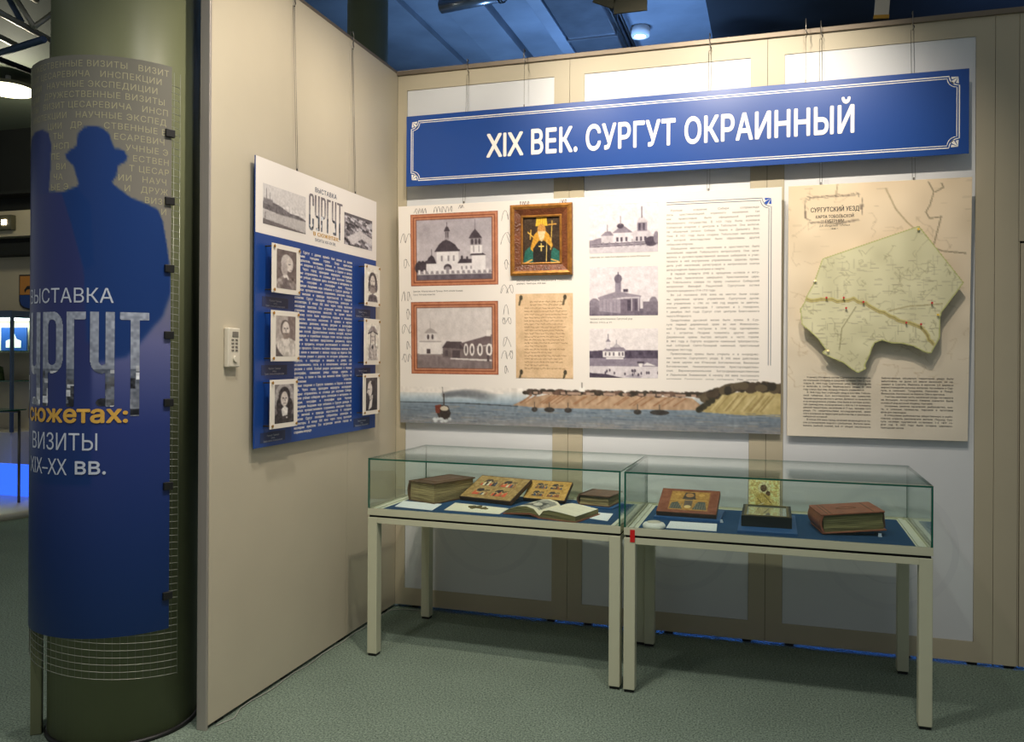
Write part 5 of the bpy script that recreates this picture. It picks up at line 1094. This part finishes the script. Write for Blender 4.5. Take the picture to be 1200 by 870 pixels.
a = Art(60, 74, (236, 228, 208))
for k in range(20): a.line([(.12, .1+.04*k), (.84 if k % 5 else .6, .1+.04*k)], .012, (196, 186, 164), .8)
page_art(a, RP, 'text_page')

sb, _ = closed_book('small_book', 'small thick brown book on a blue support at the right end of the left showcase', (1.118, -0.335, CLOTH+0.008), (0, 0, math.radians(-10)), 0.165, 0.19, 0.052, M['dleather'], M['pages'], clasp=False)
s_ = B().box(-0.01, 0.185, -0.015, 0.20, 0, 0.008, bev=0.001).done('book_support', M['bstand'], None, (1.118, -0.335, CLOTH), (0, 0, math.radians(-10))); tag(s_, 'thin blue support under the small brown book', 'support')
def card(label, pts, m, th=0.0015):
    b = B(); a = [b.bm.verts.new((x, y, CLOTH+0.0002)) for x, y in pts]; c = [b.bm.verts.new((x, y, CLOTH+th)) for x, y in pts]
    b.bm.faces.new(a[::-1]); b.bm.faces.new(c)
    for i in range(4): b.bm.faces.new([a[i], a[(i+1) % 4], c[(i+1) % 4], c[i]])
    return tag(b.done('label_card', m), label, 'card')
card('white label card in front of the thick book', [(0.292, -0.630), (0.500, -0.668), (0.482, -0.500), (0.268, -0.478)], M['paper'])
card('white label card between the open book and the small book', [(1.222, -0.610), (1.326, -0.652), (1.319, -0.475), (1.222, -0.465)], M['paper'])
card('white label card in front of the red-brown icon', [(1.590, -0.716), (1.797, -0.718), (1.790, -0.560), (1.590, -0.566)], M['paper'])
card('cream card carrying a bronze cross', [(0.550, -0.640), (0.826, -0.655), (0.826, -0.508), (0.530, -0.445)], M['creamcard'], 0.002)
cr = empty('bronze_cross', (0.685, -0.545, CLOTH+0.002), (0, 0, math.radians(70))); tag(cr, 'small old bronze cross lying on the cream card', 'cross')
B().box(-0.009, 0.009, -0.055, 0.055, 0, 0.005, bev=0.0015).done('upright', M['bronze'], cr)
for y, hw in ((0.012, 0.038), (0.036, 0.02)): B().box(-hw, hw, y-0.008, y+0.008, 0, 0.0056, bev=0.0015).done('cross_arm', M['bronze'], cr)
B().box(-0.022, 0.022, -0.034, -0.022, 0, 0.0053, bev=0.0015, mtx=Matrix.Rotation(math.radians(14), 4, 'Z')).done('slanted_arm', M['bronze'], cr)

# right showcase
wd_ = empty('round_weight', (1.540, -0.727, CLOTH)); tag(wd_, 'round flat white disc at the left front corner of the right showcase', 'disc')
B().lathe([(0.0005, 0.0), (0.044, 0.0), (0.048, 0.004), (0.048, 0.013), (0.042, 0.021), (0.03, 0.025), (0.0005, 0.026)], 32).done('disc_body', M['white'], wd_)
B().lathe([(0.030, 0.0252), (0.026, 0.0275), (0.0005, 0.028)], 28).done('disc_cap', M['device'], wd_)
a = Art(96, 84, (134, 76, 54)); a.noise(14, 12, 10, 3); a.rect(.18, .10, .84, .88, (176, 130, 62)); a.noise(14, 30, 24, 4, (.18, .1, .84, .88)); dk = (62, 52, 52)
a.poly([(.40, .34), (.42, .14), (.58, .14), (.60, .34), (.62, .42), (.38, .42)], dk); a.ell(.5, .26, .07, .09, (176, 128, 74)); a.rect(.43, .40, .57, .78, (96, 82, 74)); a.poly([(.2, .84), (.22, .6), (.32, .55), (.42, .84)], (70, 74, 72)); a.poly([(.58, .84), (.66, .52), (.78, .52), (.82, .84)], (76, 80, 78)); a.ell(.70, .24, .05, .06, (206, 160, 84)); a.ell(.30, .24, .05, .06, (200, 152, 78)); a.ell(.5, .74, .06, .06, (220, 190, 130)); a.line([(.2, .48), (.8, .46)], .02, (206, 160, 84))
for u in np.arange(.22, .42, .04): a.line([(u, .84), (u+.02, .62)], .012, (120, 116, 100))
for u in np.arange(.62, .82, .04): a.line([(u, .84), (u+.01, .58)], .012, (126, 122, 106))
ico = plank_icon('painted_icon', 'wide red-brown icon panel with a gold central painting on a blue support', (1.520, -0.512), (1.784, -0.520), 0.716, 0.790, 0.20, a.noise(10, 60, 50, 9), 0.024, 0.001, stand=CLOTH+0.012)
s_ = B().box(-0.004, 0.284, -0.02, 0.24, 0, 0.012, bev=0.001).done('icon_support', M['bstand'], None, (1.517, -0.512, CLOTH), (0, 0, math.radians(-1.7))); tag(s_, 'blue support under the red-brown icon', 'support')

s_ = B().box(0, 0.236, 0, 0.42, 0, 0.010, bev=0.001).done('case_support', M['bstand'], None, (1.881, -0.712, CLOTH), (0, 0, 0)); tag(s_, 'blue support under the dark icon case', 'support')
kz = CLOTH+0.010
kb = empty('icon_case', (1.893, -0.618, kz)); tag(kb, 'black glazed icon case lying open in front of the gilded icon', 'icon case')
KW, KD, KH = 0.204, 0.285, 0.046
for bb in ((0, KW, 0, 0.012), (0, KW, KD-0.012, KD), (0, 0.012, 0.012, KD-0.012), (KW-0.012, KW, 0.012, KD-0.012)): B().box(*bb, 0, KH, bev=0.001).done('case_side', M['black'], kb)
B().box(0.01, KW-0.01, 0.01, KD-0.01, 0.0, 0.004).done('case_floor', M['wood'], kb)
B().box(0.012, KW-0.012, 0.012, KD-0.012, KH-0.006, KH-0.003).done('case_glass', mat('icon_case_glass', (190, 196, 184), 0.03, spec=1.0, metal=0.55), kb)
for bb in ((0.010, KW-0.010, 0.010, 0.020), (0.010, KW-0.010, KD-0.020, KD-0.010), (0.010, 0.020, 0.020, KD-0.020), (KW-0.020, KW-0.010, 0.020, KD-0.020)): B().box(*bb, KH-0.001, KH+0.002, bev=0.0006).done('gilt_bead', M['bronze'], kb)
gi = empty('gilded_icon', (1.912, -0.300, CLOTH+0.010), (math.radians(-8), 0, 0)); tag(gi, 'shining embossed gilt icon standing upright in the right showcase', 'icon')
B().box(0, 0.142, 0, 0.014, 0, 0.166, bev=0.002).done('wooden_panel', M['wood'], gi)
a = Art(70, 84, (250, 226, 146)); a.noise(40, 16, 18, 3); a.ell(.5, .30, .20, .17, (240, 226, 170)); a.ell(.48, .30, .10, .10, (96, 70, 46)); a.ell(.62, .44, .07, .07, (110, 80, 52)); a.poly([(.2, 1), (.24, .55), (.42, .42), (.66, .52), (.8, .8), (.78, 1)], (226, 196, 110)); a.line([(.3, .6), (.6, .9)], .02, (110, 84, 44)); a.line([(.5, .5), (.72, .7)], .02, (110, 84, 44)); a.line([(.24, .8), (.5, .7)], .02, (250, 240, 200)); a.rect(0, 0, 1, .04, (246, 230, 170)); a.rect(0, 0, .05, 1, (246, 230, 170)); a.rect(.95, 0, 1, 1, (246, 230, 170))  # gilt tones lightened so the colour carries the lamp reflection
picture('gilt_cover', a.noise(46, 36, 42, 6), 0.002, 0.140, 0.002, 0.164, -0.0012, gi, M['gilt'])
B().box(0.03, 0.11, 0.015, 0.05, 0.0, 0.09).done('rest_block', M['bstand'], gi)

rb, fc = closed_book('old_book', 'thick red-brown leather book tilted up at the right end of the right showcase', (2.212, -0.650, CLOTH+0.003), (0, math.radians(-5), math.radians(10)), 0.255, 0.225, 0.080, M['redleather'], M['pages2'])
for x in (0.03, 0.045, 0.21): B().box(x, x+0.004, 0.01, 0.215, 0.0795, 0.0812, bev=0.0004).done('tooled_line', M['dleather'], rb)
B().tube([(0.13+0.04*math.cos(t), 0.112+0.02*math.sin(t), 0.0802) for t in np.linspace(0, 2*PI, 25)], 0.0016, 5).done('tooled_medallion', M['dleather'], rb)
B().box(0.252, 0.260, 0.03, 0.045, 0.008, 0.072, bev=0.002).done('strap', M['dleather'], rb)
w_ = B().box(0.15, 0.22, 0.05, 0.18, 0.0, 0.0155).done('book_support', M['bstand'], None, (2.212, -0.650, CLOTH), (0, 0, math.radians(10))); tag(w_, 'blue wedge under the raised side of the red-brown leather book', 'support')
for x, y, l in ((1.806, -0.520, 'tiny clear clip beside the red-brown icon'), (2.436, -0.610, 'tiny clear clip beside the red-brown leather book')):
    c_ = empty('clear_clip', (x, y, CLOTH)); tag(c_, l, 'clip', 'clear clips in the right showcase')
    B().box(-0.008, 0.008, -0.006, 0.006, 0, 0.004, bev=0.001).done('clip_base', M['acr'], c_); B().box(-0.006, 0.006, -0.001, 0.002, 0.004, 0.014, bev=0.001).done('clip_tab', M['acr'], c_)

bpy.data.objects.remove(_to); bpy.data.curves.remove(_tc)
